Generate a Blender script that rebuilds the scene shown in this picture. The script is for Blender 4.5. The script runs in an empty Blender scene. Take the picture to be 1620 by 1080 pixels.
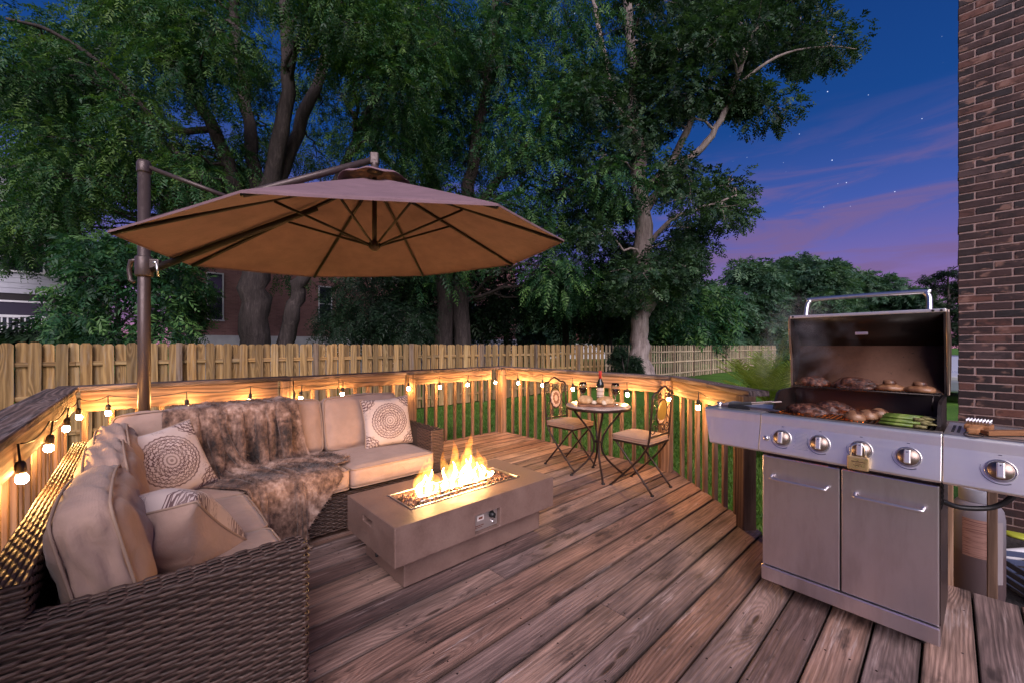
import bpy, bmesh, math, random
import numpy as np
from mathutils import Vector, Matrix, Euler

# ---------------------------------------------------------------- camera, sky, sun, exposure
# world axes: X runs along the deck boards, Y across them, deck surface at z = 0
SC = bpy.context.scene
COL = SC.collection
YAW = math.radians(42.8)
cam_d = bpy.data.cameras.new('camera'); cam = bpy.data.objects.new('camera', cam_d); COL.objects.link(cam)
cam.location = (0, 0, 1.3); cam.rotation_euler = (math.pi/2, 0, -(math.pi/2 - (math.pi/2 - YAW)))
cam_d.sensor_width = 36; cam_d.lens = 36*640/1620; cam_d.shift_y = 7/1620
cam_d.clip_start = 0.05; cam_d.clip_end = 2000
SC.camera = cam
SC.view_settings.view_transform = 'Standard'; SC.view_settings.look = 'None'
SC.view_settings.gamma = 1; SC.view_settings.use_curve_mapping = False
SC.view_settings.exposure = 0.2
cy = SC.cycles
cy.use_denoising = True; cy.use_adaptive_sampling = True; cy.adaptive_threshold = 0.03; cy.max_bounces = 6; cy.diffuse_bounces = 2; cy.glossy_bounces = 3
cy.transmission_bounces = 6; cy.transparent_max_bounces = 10; cy.volume_bounces = 0
cy.sample_clamp_indirect = 4.0; cy.caustics_reflective = False; cy.caustics_refractive = False
try: cy.denoiser = 'OPENIMAGEDENOISE'; cy.denoising_input_passes = 'RGB_ALBEDO_NORMAL'
except Exception: pass
try: cy.volume_step_rate = 2.0; cy.volume_max_steps = 128
except Exception: pass

# ---- small expression layer over shader nodes
class E:
    def __init__(s, nt, k): s.nt, s.k = nt, k
    def _m(s, op, *a):
        n = s.nt.nodes.new('ShaderNodeMath'); n.operation = op
        for i, v in enumerate((s,)+a):
            if isinstance(v, E): s.nt.links.new(v.k, n.inputs[i])
            else: n.inputs[i].default_value = v
        return E(s.nt, n.outputs[0])
    def __add__(s, o): return s._m('ADD', o)
    __radd__ = __add__
    def __mul__(s, o): return s._m('MULTIPLY', o)
    __rmul__ = __mul__
    def __sub__(s, o): return s._m('SUBTRACT', o)
    def __rsub__(s, o): return (s*-1.0)+o
    def __truediv__(s, o): return s._m('DIVIDE', o)
    def __pow__(s, o): return s._m('POWER', o)
    def sin(s): return s._m('SINE')
    def abs(s): return s._m('ABSOLUTE')
    def fract(s): return s._m('FRACT')
    def sqrt(s): return s._m('SQRT')
    def atan2(s, o): return s._m('ARCTAN2', o)
    def max(s, o): return s._m('MAXIMUM', o)
    def min(s, o): return s._m('MINIMUM', o)
    def gt(s, o): return s._m('GREATER_THAN', o)
    def lt(s, o): return s._m('LESS_THAN', o)
    def clamp(s): return s.ss(0, 1, lin=True)
    def ss(s, a, b, lo=0.0, hi=1.0, lin=False):
        n = s.nt.nodes.new('ShaderNodeMapRange'); n.interpolation_type = 'LINEAR' if lin else 'SMOOTHSTEP'
        n.clamp = True
        s.nt.links.new(s.k, n.inputs[0])
        for i, v in zip((1, 2, 3, 4), (a, b, lo, hi)): n.inputs[i].default_value = v
        return E(s.nt, n.outputs[0])

class NT:
    def __init__(s, tree): s.t = tree; s.nodes = tree.nodes; s.links = tree.links
    def new(s, typ): return s.nodes.new(typ)
    def put(s, sock, v):
        if isinstance(v, E): s.links.new(v.k, sock)
        elif v is not None: sock.default_value = v
    def coord(s, kind='Object'):
        n = s.new('ShaderNodeTexCoord'); return E(s.t, n.outputs[kind])
    def attr(s, name, out='Fac'):
        n = s.new('ShaderNodeAttribute'); n.attribute_name = name; return E(s.t, n.outputs[out])
    def pos(s): n = s.new('ShaderNodeNewGeometry'); return E(s.t, n.outputs['Position'])
    def rnd(s): n = s.new('ShaderNodeObjectInfo'); return E(s.t, n.outputs['Random'])
    def sep(s, v):
        n = s.new('ShaderNodeSeparateXYZ'); s.links.new(v.k, n.inputs[0]); return [E(s.t, o) for o in n.outputs]
    def vec(s, x, y, z):
        n = s.new('ShaderNodeCombineXYZ')
        for i, v in enumerate((x, y, z)): s.put(n.inputs[i], v)
        return E(s.t, n.outputs[0])
    def noise(s, v, scale=1.0, detail=3.0, rough=0.55, dist=0.0, out=0):
        n = s.new('ShaderNodeTexNoise'); s.put(n.inputs['Vector'], v); n.inputs['Scale'].default_value = scale
        n.inputs['Detail'].default_value = detail; n.inputs['Roughness'].default_value = rough
        n.inputs['Distortion'].default_value = dist; return E(s.t, n.outputs[out])
    def voro(s, v, scale=1.0, feature='F1', out='Distance', dim='3D', rand=1.0):
        n = s.new('ShaderNodeTexVoronoi'); n.voronoi_dimensions = dim; n.feature = feature
        s.put(n.inputs['Vector'], v); n.inputs['Scale'].default_value = scale
        n.inputs['Randomness'].default_value = rand; return E(s.t, n.outputs[out])
    def ramp(s, f, stops, interp='LINEAR'):
        n = s.new('ShaderNodeValToRGB'); n.color_ramp.interpolation = interp; el = n.color_ramp.elements
        while len(el) < len(stops): el.new(0.5)
        for e, (p, c) in zip(el, stops): e.position = p; e.color = (c[0], c[1], c[2], 1)
        s.put(n.inputs[0], f); return E(s.t, n.outputs[0])
    def mix(s, f, a, b, blend='MIX'):
        n = s.new('ShaderNodeMix'); n.data_type = 'RGBA'; n.blend_type = blend
        s.put(n.inputs[0], f)
        for i, v in ((6, a), (7, b)):
            if isinstance(v, E): s.links.new(v.k, n.inputs[i])
            else: n.inputs[i].default_value = (v[0], v[1], v[2], 1)
        return E(s.t, n.outputs[2])
    def bump(s, h, strength=0.3, dist=0.01):
        n = s.new('ShaderNodeBump'); s.put(n.inputs['Height'], h); n.inputs['Strength'].default_value = strength
        n.inputs['Distance'].default_value = dist; return E(s.t, n.outputs[0])

MATS = {}
def mat(name, fn=None, col=(0.5, 0.5, 0.5), rough=0.6, metal=0.0, emit=None, es=0.0, spec=None, trans=0.0, alpha=None, sheen=0.0, coat=0.0):
    if name in MATS: return MATS[name]
    m = bpy.data.materials.new(name); m.use_nodes = True; nt = NT(m.node_tree)
    p = nt.nodes['Principled BSDF']
    p.inputs['Base Color'].default_value = (*col, 1); p.inputs['Roughness'].default_value = rough
    p.inputs['Metallic'].default_value = metal
    if spec is not None: p.inputs['Specular IOR Level'].default_value = spec
    if trans: p.inputs['Transmission Weight'].default_value = trans
    if sheen: p.inputs['Sheen Weight'].default_value = sheen
    if coat: p.inputs['Coat Weight'].default_value = coat
    if emit: p.inputs['Emission Color'].default_value = (*emit, 1); p.inputs['Emission Strength'].default_value = es
    if fn:
        r = fn(nt, p) or {}
        for k, v in r.items(): nt.put(p.inputs[k], v)
    MATS[name] = m
    return m

# ---- the dusk sky: deep blue overhead, violet to rose near the horizon, thin cloud bands, first stars
w = bpy.data.worlds.new('World'); SC.world = w; w.use_nodes = True
nt = NT(w.node_tree); bg = nt.nodes['Background']
d = nt.coord('Generated'); dx, dy, dz = nt.sep(d)
base = nt.ramp(dz, [(0.0, (0.42, 0.17, 0.26)), (0.06, (0.30, 0.145, 0.30)), (0.15, (0.155, 0.115, 0.34)),
                    (0.27, (0.045, 0.085, 0.33)), (0.42, (0.008, 0.050, 0.215)), (0.75, (0.004, 0.024, 0.12)), (1.0, (0.004, 0.02, 0.10))])
cl = nt.noise(nt.vec(dx*2.2, dy*2.2, dz*13.0), 1.7, 5, 0.6, 0.6).ss(0.44, 0.66)
cl = cl*dz.ss(0.0, 0.05)*dz.ss(0.46, 0.2)
base = nt.mix(cl*0.75, base, (0.165, 0.100, 0.225))
st = nt.voro(d, 62.0, out='Distance'); stc = nt.voro(d, 62.0, out='Color')
sr, sg, sb = nt.sep(stc)
star = st.ss(0.068, 0.020)*sr.gt(0.35)*(sg**2.0)*dz.ss(0.16, 0.33)
base = nt.mix(star, base, (1.0, 1.1, 1.3), 'ADD')
nt.put(bg.inputs[0], base); bg.inputs[1].default_value = 1.1

sun_d = bpy.data.lights.new('sun', 'SUN'); sun = bpy.data.objects.new('sun', sun_d); COL.objects.link(sun)
sun_d.energy = 3.7; sun_d.angle = math.radians(50); sun_d.color = (1.0, 0.87, 0.92)
# last light of the dusk comes from behind the camera
sun.rotation_euler = Vector((0.50, 0.66, -0.56)).to_track_quat('-Z', 'Y').to_euler()

# ---------------------------------------------------------------- helpers
random.seed(7); RNG = np.random.default_rng(11)
CY, SY = math.cos(YAW), math.sin(YAW)
def at(px, py, Y):
    """the point seen at a photo pixel, Y metres ahead of the camera"""
    x = (px-810)/640*Y
    return Vector((CY*x+SY*Y, -SY*x+CY*Y, 1.3-(py-547)*Y/640))

def link(o, parent=None):
    COL.objects.link(o)
    if parent is not None: o.parent = parent
    return o
def tag(o, label, cat=None, group=None, kind=None):
    o['label'] = label
    if cat: o['category'] = cat
    if group: o['group'] = group
    if kind: o['kind'] = kind
    return o
def thing(name, label, cat, loc=(0, 0, 0), rotz=0.0, group=None, parent=None):
    o = bpy.data.objects.new(name, None); o.empty_display_size = 0.1; link(o, parent)
    o.location = loc; o.rotation_euler = (0, 0, rotz)
    return tag(o, label, cat, group)

class MB:
    def __init__(s): s.v = []; s.f = []; s.sm = []
    def add(s, vs, fs, smooth=False):
        b = len(s.v); s.v += [tuple(x) for x in vs]
        s.f += [tuple(i+b for i in f) for f in fs]; s.sm += [smooth]*len(fs); return s
    def box(s, c, d, rot=None, ch=0.0):
        """box of size d centred at c; ch chamfers the edges"""
        x, y, z = d[0]/2, d[1]/2, d[2]/2
        bm = bmesh.new(); bmesh.ops.create_cube(bm, size=1)
        for v in bm.verts: v.co = Vector((v.co.x*d[0], v.co.y*d[1], v.co.z*d[2]))
        if ch > 0: bmesh.ops.bevel(bm, geom=list(bm.edges), offset=min(ch, x*.9, y*.9, z*.9), segments=2, affect='EDGES', profile=0.6)
        R = (rot.to_matrix() if isinstance(rot, Euler) else rot) if rot is not None else None
        bm.verts.index_update()
        vs = [(R @ v.co if R is not None else v.co) + Vector(c) for v in bm.verts]
        s.add(vs, [[v.index for v in f.verts] for f in bm.faces]); bm.free(); return s
    def tube(s, path, r, seg=8, cap=True, closed=False):
        """round tube along a list of points; r a number or one radius for each point"""
        P = [Vector(p) for p in path]; n = len(P)
        rr = [r]*n if isinstance(r, (int, float)) else list(r)
        vs = []; up = None
        for i in range(n):
            if closed: t = P[(i+1) % n]-P[i-1]
            else: t = P[min(i+1, n-1)]-P[max(i-1, 0)]
            if t.length < 1e-9: t = Vector((0, 0, 1))
            t.normalize()
            if up is None:
                up = t.orthogonal().normalized()
            else:
                up = up - t*up.dot(t)
                up = up.normalized() if up.length > 1e-6 else t.orthogonal().normalized()
            b = t.cross(up)
            for k in range(seg):
                a = 2*math.pi*k/seg
                vs.append(P[i]+(up*math.cos(a)+b*math.sin(a))*rr[i])
        fs = []
        for i in range(n if closed else n-1):
            j = (i+1) % n
            for k in range(seg):
                l = (k+1) % seg
                fs.append((i*seg+k, i*seg+l, j*seg+l, j*seg+k))
        if cap and not closed:
            fs.append(tuple(range(seg-1, -1, -1))); fs.append(tuple((n-1)*seg+k for k in range(seg)))
        return s.add(vs, fs, True)
    def lathe(s, prof, seg=20, c=(0, 0, 0), axis=None):
        """profile of (radius, height) turned about z, or about axis"""
        vs = []; fs = []
        R = Vector((0, 0, 1)).rotation_difference(Vector(axis)).to_matrix() if axis is not None else None
        for (r, z) in prof:
            for k in range(seg):
                a = 2*math.pi*k/seg; p = Vector((r*math.cos(a), r*math.sin(a), z))
                vs.append((R @ p if R is not None else p)+Vector(c))
        for i in range(len(prof)-1):
            for k in range(seg):
                l = (k+1) % seg; fs.append((i*seg+k, i*seg+l, (i+1)*seg+l, (i+1)*seg+k))
        if prof[0][0] > 1e-6: fs.append(tuple(range(seg-1, -1, -1)))
        if prof[-1][0] > 1e-6: fs.append(tuple((len(prof)-1)*seg+k for k in range(seg)))
        return s.add(vs, fs, True)
    def prism(s, poly, z0, z1, M=None):
        """polygon extruded from z0 to z1, placed by matrix M"""
        n = len(poly); vs = [Vector((x, y, z0)) for x, y in poly]+[Vector((x, y, z1)) for x, y in poly]
        if M is not None: vs = [M @ v for v in vs]
        fs = [tuple(range(n-1, -1, -1)), tuple(range(n, 2*n))]+[(i, (i+1) % n, n+(i+1) % n, n+i) for i in range(n)]
        return s.add(vs, fs)
    def mesh(s, name):
        m = bpy.data.meshes.new(name); m.from_pydata(s.v, [], s.f)
        m.polygons.foreach_set('use_smooth', s.sm); m.update(); return m
    def build(s, name, material, parent=None, loc=None, rot=None):
        m = s.mesh(name); m.materials.append(material)
        o = bpy.data.objects.new(name, m); link(o, parent)
        if loc is not None: o.location = loc
        if rot is not None: o.rotation_euler = rot
        return o

def npmesh(name, V, F, material, smooth=False, attrs=None):
    """mesh from numpy vertices and equal-sided faces"""
    m = bpy.data.meshes.new(name); V = np.ascontiguousarray(V, np.float32); F = np.ascontiguousarray(F, np.int32)
    m.vertices.add(len(V)); m.vertices.foreach_set('co', V.ravel())
    k = F.shape[1]; m.loops.add(F.size); m.loops.foreach_set('vertex_index', F.ravel())
    m.polygons.add(len(F)); m.polygons.foreach_set('loop_start', np.arange(0, F.size, k, dtype=np.int32))
    try: m.polygons.foreach_set('loop_total', np.full(len(F), k, np.int32))
    except Exception: pass
    m.polygons.foreach_set('use_smooth', np.full(len(F), smooth))
    if attrs:
        for an, av in attrs.items():
            a = m.attributes.new(an, 'FLOAT', 'POINT'); a.data.foreach_set('value', np.ascontiguousarray(av, np.float32))
    m.update(calc_edges=True); m.materials.append(material)
    return m

PLK = {}
def plank_mesh(L, W, T, ch=0.004, warp=0.0):
    key = (round(L, 4), round(W, 4), round(T, 4), ch, warp)
    if key in PLK: return PLK[key]
    b = MB(); w2, t2 = W/2, T/2
    sec = [(-w2+ch, -t2), (w2-ch, -t2), (w2, -t2+ch), (w2, t2-ch), (w2-ch, t2), (-w2+ch, t2), (-w2, t2-ch), (-w2, -t2+ch)]
    n = len(sec); xs = (-L/2, L/2)
    vs = [(x, y, z) for x in xs for (y, z) in sec]
    fs = [tuple(range(n))[::-1], tuple(range(n, 2*n))]+[(i, (i+1) % n, n+(i+1) % n, n+i) for i in range(n)]
    fs = [tuple(reversed(f)) for f in fs]
    b.add(vs, fs); m = b.mesh('plank'); PLK[key] = m; return m
def plank(name, p0, p1, W, T, normal, material, parent=None, ch=0.004, roll=0.0):
    """board from p0 to p1 (centre line), W wide, T thick along normal; local x is the grain"""
    p0, p1 = Vector(p0), Vector(p1); x = (p1-p0); L = x.length; x.normalize()
    z = Vector(normal); z = (z-x*z.dot(x)).normalized(); y = z.cross(x)
    m = plank_mesh(L, W, T, ch)
    key = (m.name, material.name)
    if key not in PLK:
        mm = m.copy(); mm.materials.append(material); PLK[key] = mm
    o = bpy.data.objects.new(name, PLK[key]); link(o, parent)
    M = Matrix((x, y, z)).transposed().to_4x4(); M.translation = (p0+p1)/2
    if roll: M = M @ Matrix.Rotation(roll, 4, 'X')
    if parent is not None: M = Matrix.Translation(parent.location).inverted() @ M if parent.rotation_euler.z == 0 else (Matrix.Translation(parent.location) @ Matrix.Rotation(parent.rotation_euler.z, 4, 'Z')).inverted() @ M
    o.matrix_local = M if parent is not None else M
    return o
# ---------------------------------------------------------------- materials
def wood(name, dark, mid, light, tint, rough=0.72, ringf=70.0, warp=11.0, knots=1.0, weather=(0.3, 0.28, 0.29), wamt=0.35, bump=0.35, fine=0.5, var=0.3):
    """sawn board: grain along local x, growth rings bent round knots, tone differing from board to board"""
    def fn(nt, p):
        x, y, z = nt.sep(nt.coord('Object')); r = nt.rnd()
        x = x + r*53.0; y2 = y + r*17.0; z2 = z + r*7.0
        low = nt.noise(nt.vec(x*0.9, y2*5.0, z2*5.0), 1.0, 2, 0.5)
        kd = nt.voro(nt.vec(x*0.62, y2*3.1, 0.0), 1.0, dim='2D', rand=1.0)
        kn = kd.ss(0.34, 0.0)*knots
        core = kd.ss(0.048, 0.016)*knots
        ph = y2*ringf + low*warp + kn*kn*(warp*0.9) + z2*30.0
        ring = (ph.sin()*0.5+0.5)
        ring = ring**1.6
        fib = nt.noise(nt.vec(x*5.0, y2*170.0, z2*170.0), 1.0, 3, 0.6)
        fib2 = nt.noise(nt.vec(x*2.0, y2*45.0, z2*45.0), 1.0, 3, 0.6)
        st = nt.noise(nt.vec(x*0.8, y2*14.0, z2*14.0), 1.0, 3, 0.6)
        f = (ring*0.36 + fib*fine + fib2*0.55 + st*0.8 - 0.34 - fine*0.5 - 0.20).clamp()
        c = nt.ramp(f, [(0.0, dark), (0.45, mid), (1.0, light)])
        c = nt.mix(r.ss(0.0, 1.0, 0.0, var, lin=True), c, nt.mix(1.0, c, tint, 'MULTIPLY'))
        v2 = nt.noise(nt.vec(r*91.0, 0.0, 0.0), 1.0, 0).ss(0.36, 0.64, 0.60, 1.25, lin=True)
        wn = nt.noise(nt.vec(x*2.3, y2*16.0, z2*16.0), 1.0, 5, 0.7).ss(0.47, 0.66)*fib.ss(0.3, 0.6)
        c = nt.mix(wn*wamt, c, weather)
        c = nt.mix(core*0.8, c, (dark[0]*0.5, dark[1]*0.45, dark[2]*0.4))
        c = nt.mix(1.0, c, nt.vec(v2, v2, v2), 'MULTIPLY')
        h = ring*0.5+fib*0.6+fib2*0.6-core*0.4
        return {'Base Color': c, 'Roughness': f.ss(0, 1, rough+0.12, rough-0.1, lin=True), 'Normal': nt.bump(h, bump, 0.004)}
    return mat(name, fn, rough=rough)

def _deck(nt, p):
    """old deck board: worn light streaks, swirling grain round knots, darker along the edges"""
    x, y, z = nt.sep(nt.coord('Object')); r = nt.rnd(); ya = y.abs()
    x = x+r*53.0; y2 = y+r*17.0
    low = nt.noise(nt.vec(x*0.8, y2*5.5, 0.0), 1.0, 2, 0.5)
    kd = nt.voro(nt.vec(x*0.75, y2*3.4, 0.0), 1.0, dim='2D', rand=1.0)
    kn = kd.ss(0.36, 0.0); core = kd.ss(0.055, 0.02)
    ring = ((y2*260.0+low*44.0+kn*kn*40.0).sin()*0.5+0.5)
    rr = nt.noise(nt.vec(r*91.0, 3.0, 0.0), 1.0, 0)
    tone = nt.ramp(rr.ss(0.36, 0.64, 0.28, 0.74, lin=True), [(0.30, (0.165, 0.104, 0.094)), (0.42, (0.305, 0.178, 0.135)), (0.52, (0.225, 0.158, 0.145)), (0.62, (0.385, 0.245, 0.192)), (0.72, (0.25, 0.140, 0.104))])
    fib = nt.noise(nt.vec(x*4.0, y2*150.0, 0.0), 1.0, 3, 0.6)
    patch = nt.noise(nt.vec(x*1.3, y2*6.0, 0.0), 1.0, 4, 0.6)
    mul = ring.ss(0.1, 0.75, 0.82, 1.06)*fib.ss(0.3, 0.7, 0.70, 1.25)*patch.ss(0.3, 0.7, 0.52, 1.42)
    c = nt.mix(1.0, tone, nt.vec(mul, mul, mul), 'MULTIPLY')
    worn = nt.noise(nt.vec(x*2.2, y2*26.0, 0.0), 1.0, 5, 0.7).ss(0.52, 0.66)*nt.noise(nt.vec(x*0.9, y2*4.0, 7.0), 1.0, 2).ss(0.45, 0.6)*fib.ss(0.35, 0.55)
    c = nt.mix(worn*0.72, c, (0.58, 0.46, 0.43))
    dirt = nt.noise(nt.vec(x*3.0, y2*9.0, 4.0), 1.0, 4, 0.65).ss(0.54, 0.70)
    c = nt.mix(dirt*0.78, c, (0.040, 0.028, 0.026))
    c = nt.mix(ya.ss(0.060, 0.076)*0.65, c, (0.030, 0.021, 0.018))  # each board darkens toward its long edges, setting it off from the next
    c = nt.mix(core*0.85, c, (0.030, 0.017, 0.012))
    h = ring*0.5+fib*0.7-core*0.5+patch*0.3
    return {'Base Color': c, 'Roughness': patch.ss(0.3, 0.7, 0.72, 0.48), 'Normal': nt.bump(h, 0.55, 0.004)}
M_DECK = mat('weathered_deck_wood', _deck)
M_RAIL = wood('rail_wood', (0.12, 0.064, 0.036), (0.29, 0.172, 0.105), (0.44, 0.29, 0.19), (0.80, 0.80, 0.88), ringf=170, warp=20, weather=(0.38, 0.27, 0.2), wamt=0.3, bump=0.35, fine=0.35, var=0.7)
M_CAP = wood('weathered_cap_wood', (0.030, 0.021, 0.02), (0.18, 0.12, 0.10), (0.44, 0.32, 0.275), (0.85, 0.88, 0.95), ringf=210, warp=34, weather=(0.4, 0.34, 0.34), wamt=0.6, bump=0.6, fine=0.5, var=0.5)
M_FENCE = wood('fence_wood', (0.22, 0.135, 0.05), (0.48, 0.325, 0.135), (0.64, 0.475, 0.24), (0.85, 0.74, 0.62), ringf=90, warp=16, weather=(0.33, 0.26, 0.18), wamt=0.6, bump=0.4, fine=0.4, var=1.0)
M_FENCEB = wood('pale_fence_wood', (0.34, 0.26, 0.15), (0.60, 0.49, 0.32), (0.74, 0.63, 0.46), (0.9, 0.85, 0.8), ringf=60, warp=12, wamt=0.2, fine=0.2)
M_FENCEP = wood('fence_post_wood', (0.13, 0.085, 0.05), (0.30, 0.21, 0.13), (0.44, 0.33, 0.22), (0.8, 0.8, 0.85), wamt=0.5)

def _wick(nt, p):
    r = nt.rnd(); x, y, z = nt.sep(nt.coord('Object'))
    n = nt.noise(nt.vec(x*40, y*40, z*40), 1.0, 2)
    v = (n*0.7+r*0.5)
    return {'Base Color': nt.ramp(v, [(0.2, (0.040, 0.022, 0.017)), (0.8, (0.105, 0.062, 0.047))]), 'Roughness': n.ss(0.3, 0.7, 0.48, 0.62)}
M_WICKER = mat('brown_resin_wicker', _wick)
M_WICKD = mat('dark_wicker_core', col=(0.04, 0.026, 0.02), rough=0.7)

def fabric(name, col, scale=900.0, var=0.12, sheen=0.15, rough=0.85):
    def fn(nt, p):
        x, y, z = nt.sep(nt.coord('Object'))
        wv = ((x*scale).sin()*0.5+0.5)*((y*scale).sin()*0.5+0.5)
        n = nt.noise(nt.coord('Object'), 7.0, 4, 0.6)
        c = nt.mix(n.ss(0.25, 0.75), (col[0]*(1-var), col[1]*(1-var), col[2]*(1-var)), (col[0]*(1+var), col[1]*(1+var), col[2]*(1+var)))
        return {'Base Color': c, 'Normal': nt.bump(wv*0.3+nt.noise(nt.coord('Object'), 11.0, 3, 0.5, 1.2)*9.0+nt.noise(nt.coord('Object'), 420.0, 2)*1.2, 0.35, 0.002)}
    return mat(name, fn, rough=rough, sheen=sheen)
M_CUSH = fabric('tan_outdoor_fabric', (0.40, 0.268, 0.212))
M_PIPE = mat('piping_fabric', col=(0.35, 0.24, 0.18), rough=0.8)
M_CANOPY = fabric('taupe_canopy_fabric', (0.205, 0.124, 0.140), scale=1200, sheen=0.05)
M_SEATPAD = fabric('seat_pad_fabric', (0.33, 0.205, 0.15))

def _mandala(nt, p):
    """printed medallions: one in the middle, quarter ones in the corners, leaf sprigs between"""
    x, y, z = nt.sep(nt.coord('Object'))
    def med(cx, cy, R, k):
        a = x-cx; b = y-cy; r = (a*a+b*b).sqrt()/R; th = b.atan2(a)
        rr = r + (th*(2.0*k)).sin()*0.018
        rings = ((rr*50.0).sin()).gt(0.55)
        pet = (((th*k).sin()*0.6+(rr*34.0).sin()).abs()).lt(0.42)
        sc = (((th*(k*2.0)).sin()+(rr*58.0).sin()*0.8).abs()).lt(0.35)
        inner = rings.max(pet*rr.gt(0.25)*rr.lt(0.62)).max(sc*rr.gt(0.68)*rr.lt(0.94))
        return inner*rr.lt(1.0), rr.lt(1.04)
    m0, i0 = med(0.0, 0.0, 0.158, 16.0)
    ax = x.abs(); ay = y.abs(); a = 0.235-ax; b = 0.235-ay
    r = (a*a+b*b).sqrt()/0.15; th = b.atan2(a)
    rr = r+(th*32.0).sin()*0.02
    m1 = (((rr*44.0).sin()).gt(0.4)).max((((th*18.0).sin()+(rr*33.0).sin()).abs()).lt(0.4))*rr.lt(1.0)
    n = nt.noise(nt.vec(x*22, y*22, z*2), 1.0, 3, 0.6, 1.4)
    spr = (((n*26.0).sin()).abs()).lt(0.3)*(i0*-1.0+1.0)*rr.gt(1.06)*nt.noise(nt.vec(x*9, y*9, 0.0), 1.0, 1).gt(0.5)
    pat = m0.max(m1).max(spr*0.7)
    fade = nt.noise(nt.vec(x*12, y*12, 0.0), 1.0, 3).ss(0.25, 0.65, 0.65, 1.0)
    c = nt.mix(pat*fade, (0.56, 0.45, 0.41), (0.11, 0.05, 0.05))
    return {'Base Color': c, 'Normal': nt.bump(nt.noise(nt.coord('Object'), 16.0, 3), 0.25, 0.004)}
M_PILLOW = mat('medallion_print_fabric', _mandala, rough=0.85, sheen=0.1)

def _fur(nt, p):
    x, y, z = nt.sep(nt.pos())
    n = nt.noise(nt.vec(x*5.5, y*5.5, z*4.0), 1.0, 3, 0.6, 0.7)
    n2 = nt.noise(nt.vec(x*45, y*45, z*30), 1.0, 2, 0.6)
    v = n*0.75+n2*0.35
    return {'Base Color': nt.ramp(v, [(0.41, (0.020, 0.010, 0.007)), (0.50, (0.11, 0.056, 0.036)), (0.60, (0.28, 0.165, 0.115)), (0.72, (0.55, 0.38, 0.30))])}
M_FUR = mat('brown_faux_fur', _fur, rough=0.75, sheen=0.3)

def _conc(nt, p):
    n = nt.noise(nt.coord('Object'), 6.0, 5, 0.65); n2 = nt.noise(nt.coord('Object'), 90.0, 2)
    return {'Base Color': nt.ramp(n*0.75+n2*0.25, [(0.28, (0.125, 0.075, 0.060)), (0.5, (0.19, 0.120, 0.098)), (0.72, (0.235, 0.155, 0.125))]), 'Normal': nt.bump(n2, 0.12, 0.002), 'Roughness': n.ss(0.3, 0.7, 0.42, 0.6)}
M_CONC = mat('brown_cast_concrete', _conc)

def steel(name, base=(0.60, 0.57, 0.58), rough=0.30, axis=0, stain_sheen=0.25):
    def fn(nt, p):
        x, y, z = nt.sep(nt.coord('Object'))
        v = [x*260, y*260, z*260]; v[axis] = v[axis]*0.01
        n = nt.noise(nt.vec(*v), 1.0, 2, 0.6)
        s = nt.noise(nt.vec(x*9, y*9, z*2.2), 1.0, 5, 0.65)
        c = nt.mix(s.ss(0.4, 0.75)*stain_sheen, base, (base[0]*0.62, base[1]*0.56, base[2]*0.54))
        return {'Base Color': c, 'Roughness': (n*0.10+s*0.14+rough-0.11)}
    return mat(name, fn, metal=1.0)
M_STEEL = steel('brushed_stainless_panel', (0.90, 0.87, 0.80), 0.40, axis=0)
M_STEELV = steel('brushed_stainless_door', (0.76, 0.71, 0.73), 0.33, axis=2, stain_sheen=0.6)  # stronger streaks paint soft vertical reflections into the door colour
M_CHROME = mat('polished_steel', col=(0.78, 0.76, 0.76), rough=0.30, metal=1.0)
M_BRONZE = mat('dark_bronze_metal', col=(0.050, 0.032, 0.027), rough=0.38, metal=0.6)
M_POLE = mat('umbrella_bronze_paint', lambda nt, p: {'Roughness': nt.noise(nt.coord('Object'), 30, 3).ss(0.3, 0.7, 0.34, 0.5)}, col=(0.085, 0.062, 0.058), metal=0.4)
M_BLACK = mat('black_plastic', col=(0.012, 0.012, 0.013), rough=0.45)
def _enam(nt, p):
    n = nt.noise(nt.coord('Object'), 5.0, 5, 0.7)
    return {'Base Color': nt.ramp(n, [(0.35, (0.006, 0.004, 0.004)), (0.7, (0.018, 0.010, 0.008))]), 'Roughness': n.ss(0.3, 0.7, 0.35, 0.6)}
M_ENAMEL = mat('sooty_black_enamel', _enam)
def _lidin(nt, p):
    n = nt.noise(nt.coord('Object'), 4.0, 5, 0.7); n2 = nt.noise(nt.coord('Object'), 60.0, 3, 0.7)
    c = nt.ramp(n, [(0.3, (0.085, 0.038, 0.022)), (0.7, (0.185, 0.098, 0.062))])
    c = nt.mix(n2.ss(0.62, 0.72)*0.7, c, (0.03, 0.017, 0.012))
    return {'Base Color': c, 'Roughness': n.ss(0.3, 0.7, 0.6, 0.8)}
M_LIDIN = mat('heat_stained_lid_lining', _lidin, metal=0.1, spec=0.2)
M_BRASS = mat('brass', lambda nt, p: {'Roughness': nt.noise(nt.coord('Object'), 60, 3).ss(0.3, 0.7, 0.25, 0.45)}, col=(0.72, 0.52, 0.26), metal=0.85)
M_WHITE = mat('white_paint', lambda nt, p: {'Base Color': nt.ramp(nt.noise(nt.coord('Object'), 3.0, 4), [(0.3, (0.62, 0.62, 0.66)), (0.7, (0.76, 0.76, 0.78))])}, rough=0.55)
M_GLASS = mat('window_glass', col=(0.03, 0.035, 0.05), rough=0.05, spec=0.7)
M_DARK = mat('dark_soffit', col=(0.02, 0.017, 0.02), rough=0.8)

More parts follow.
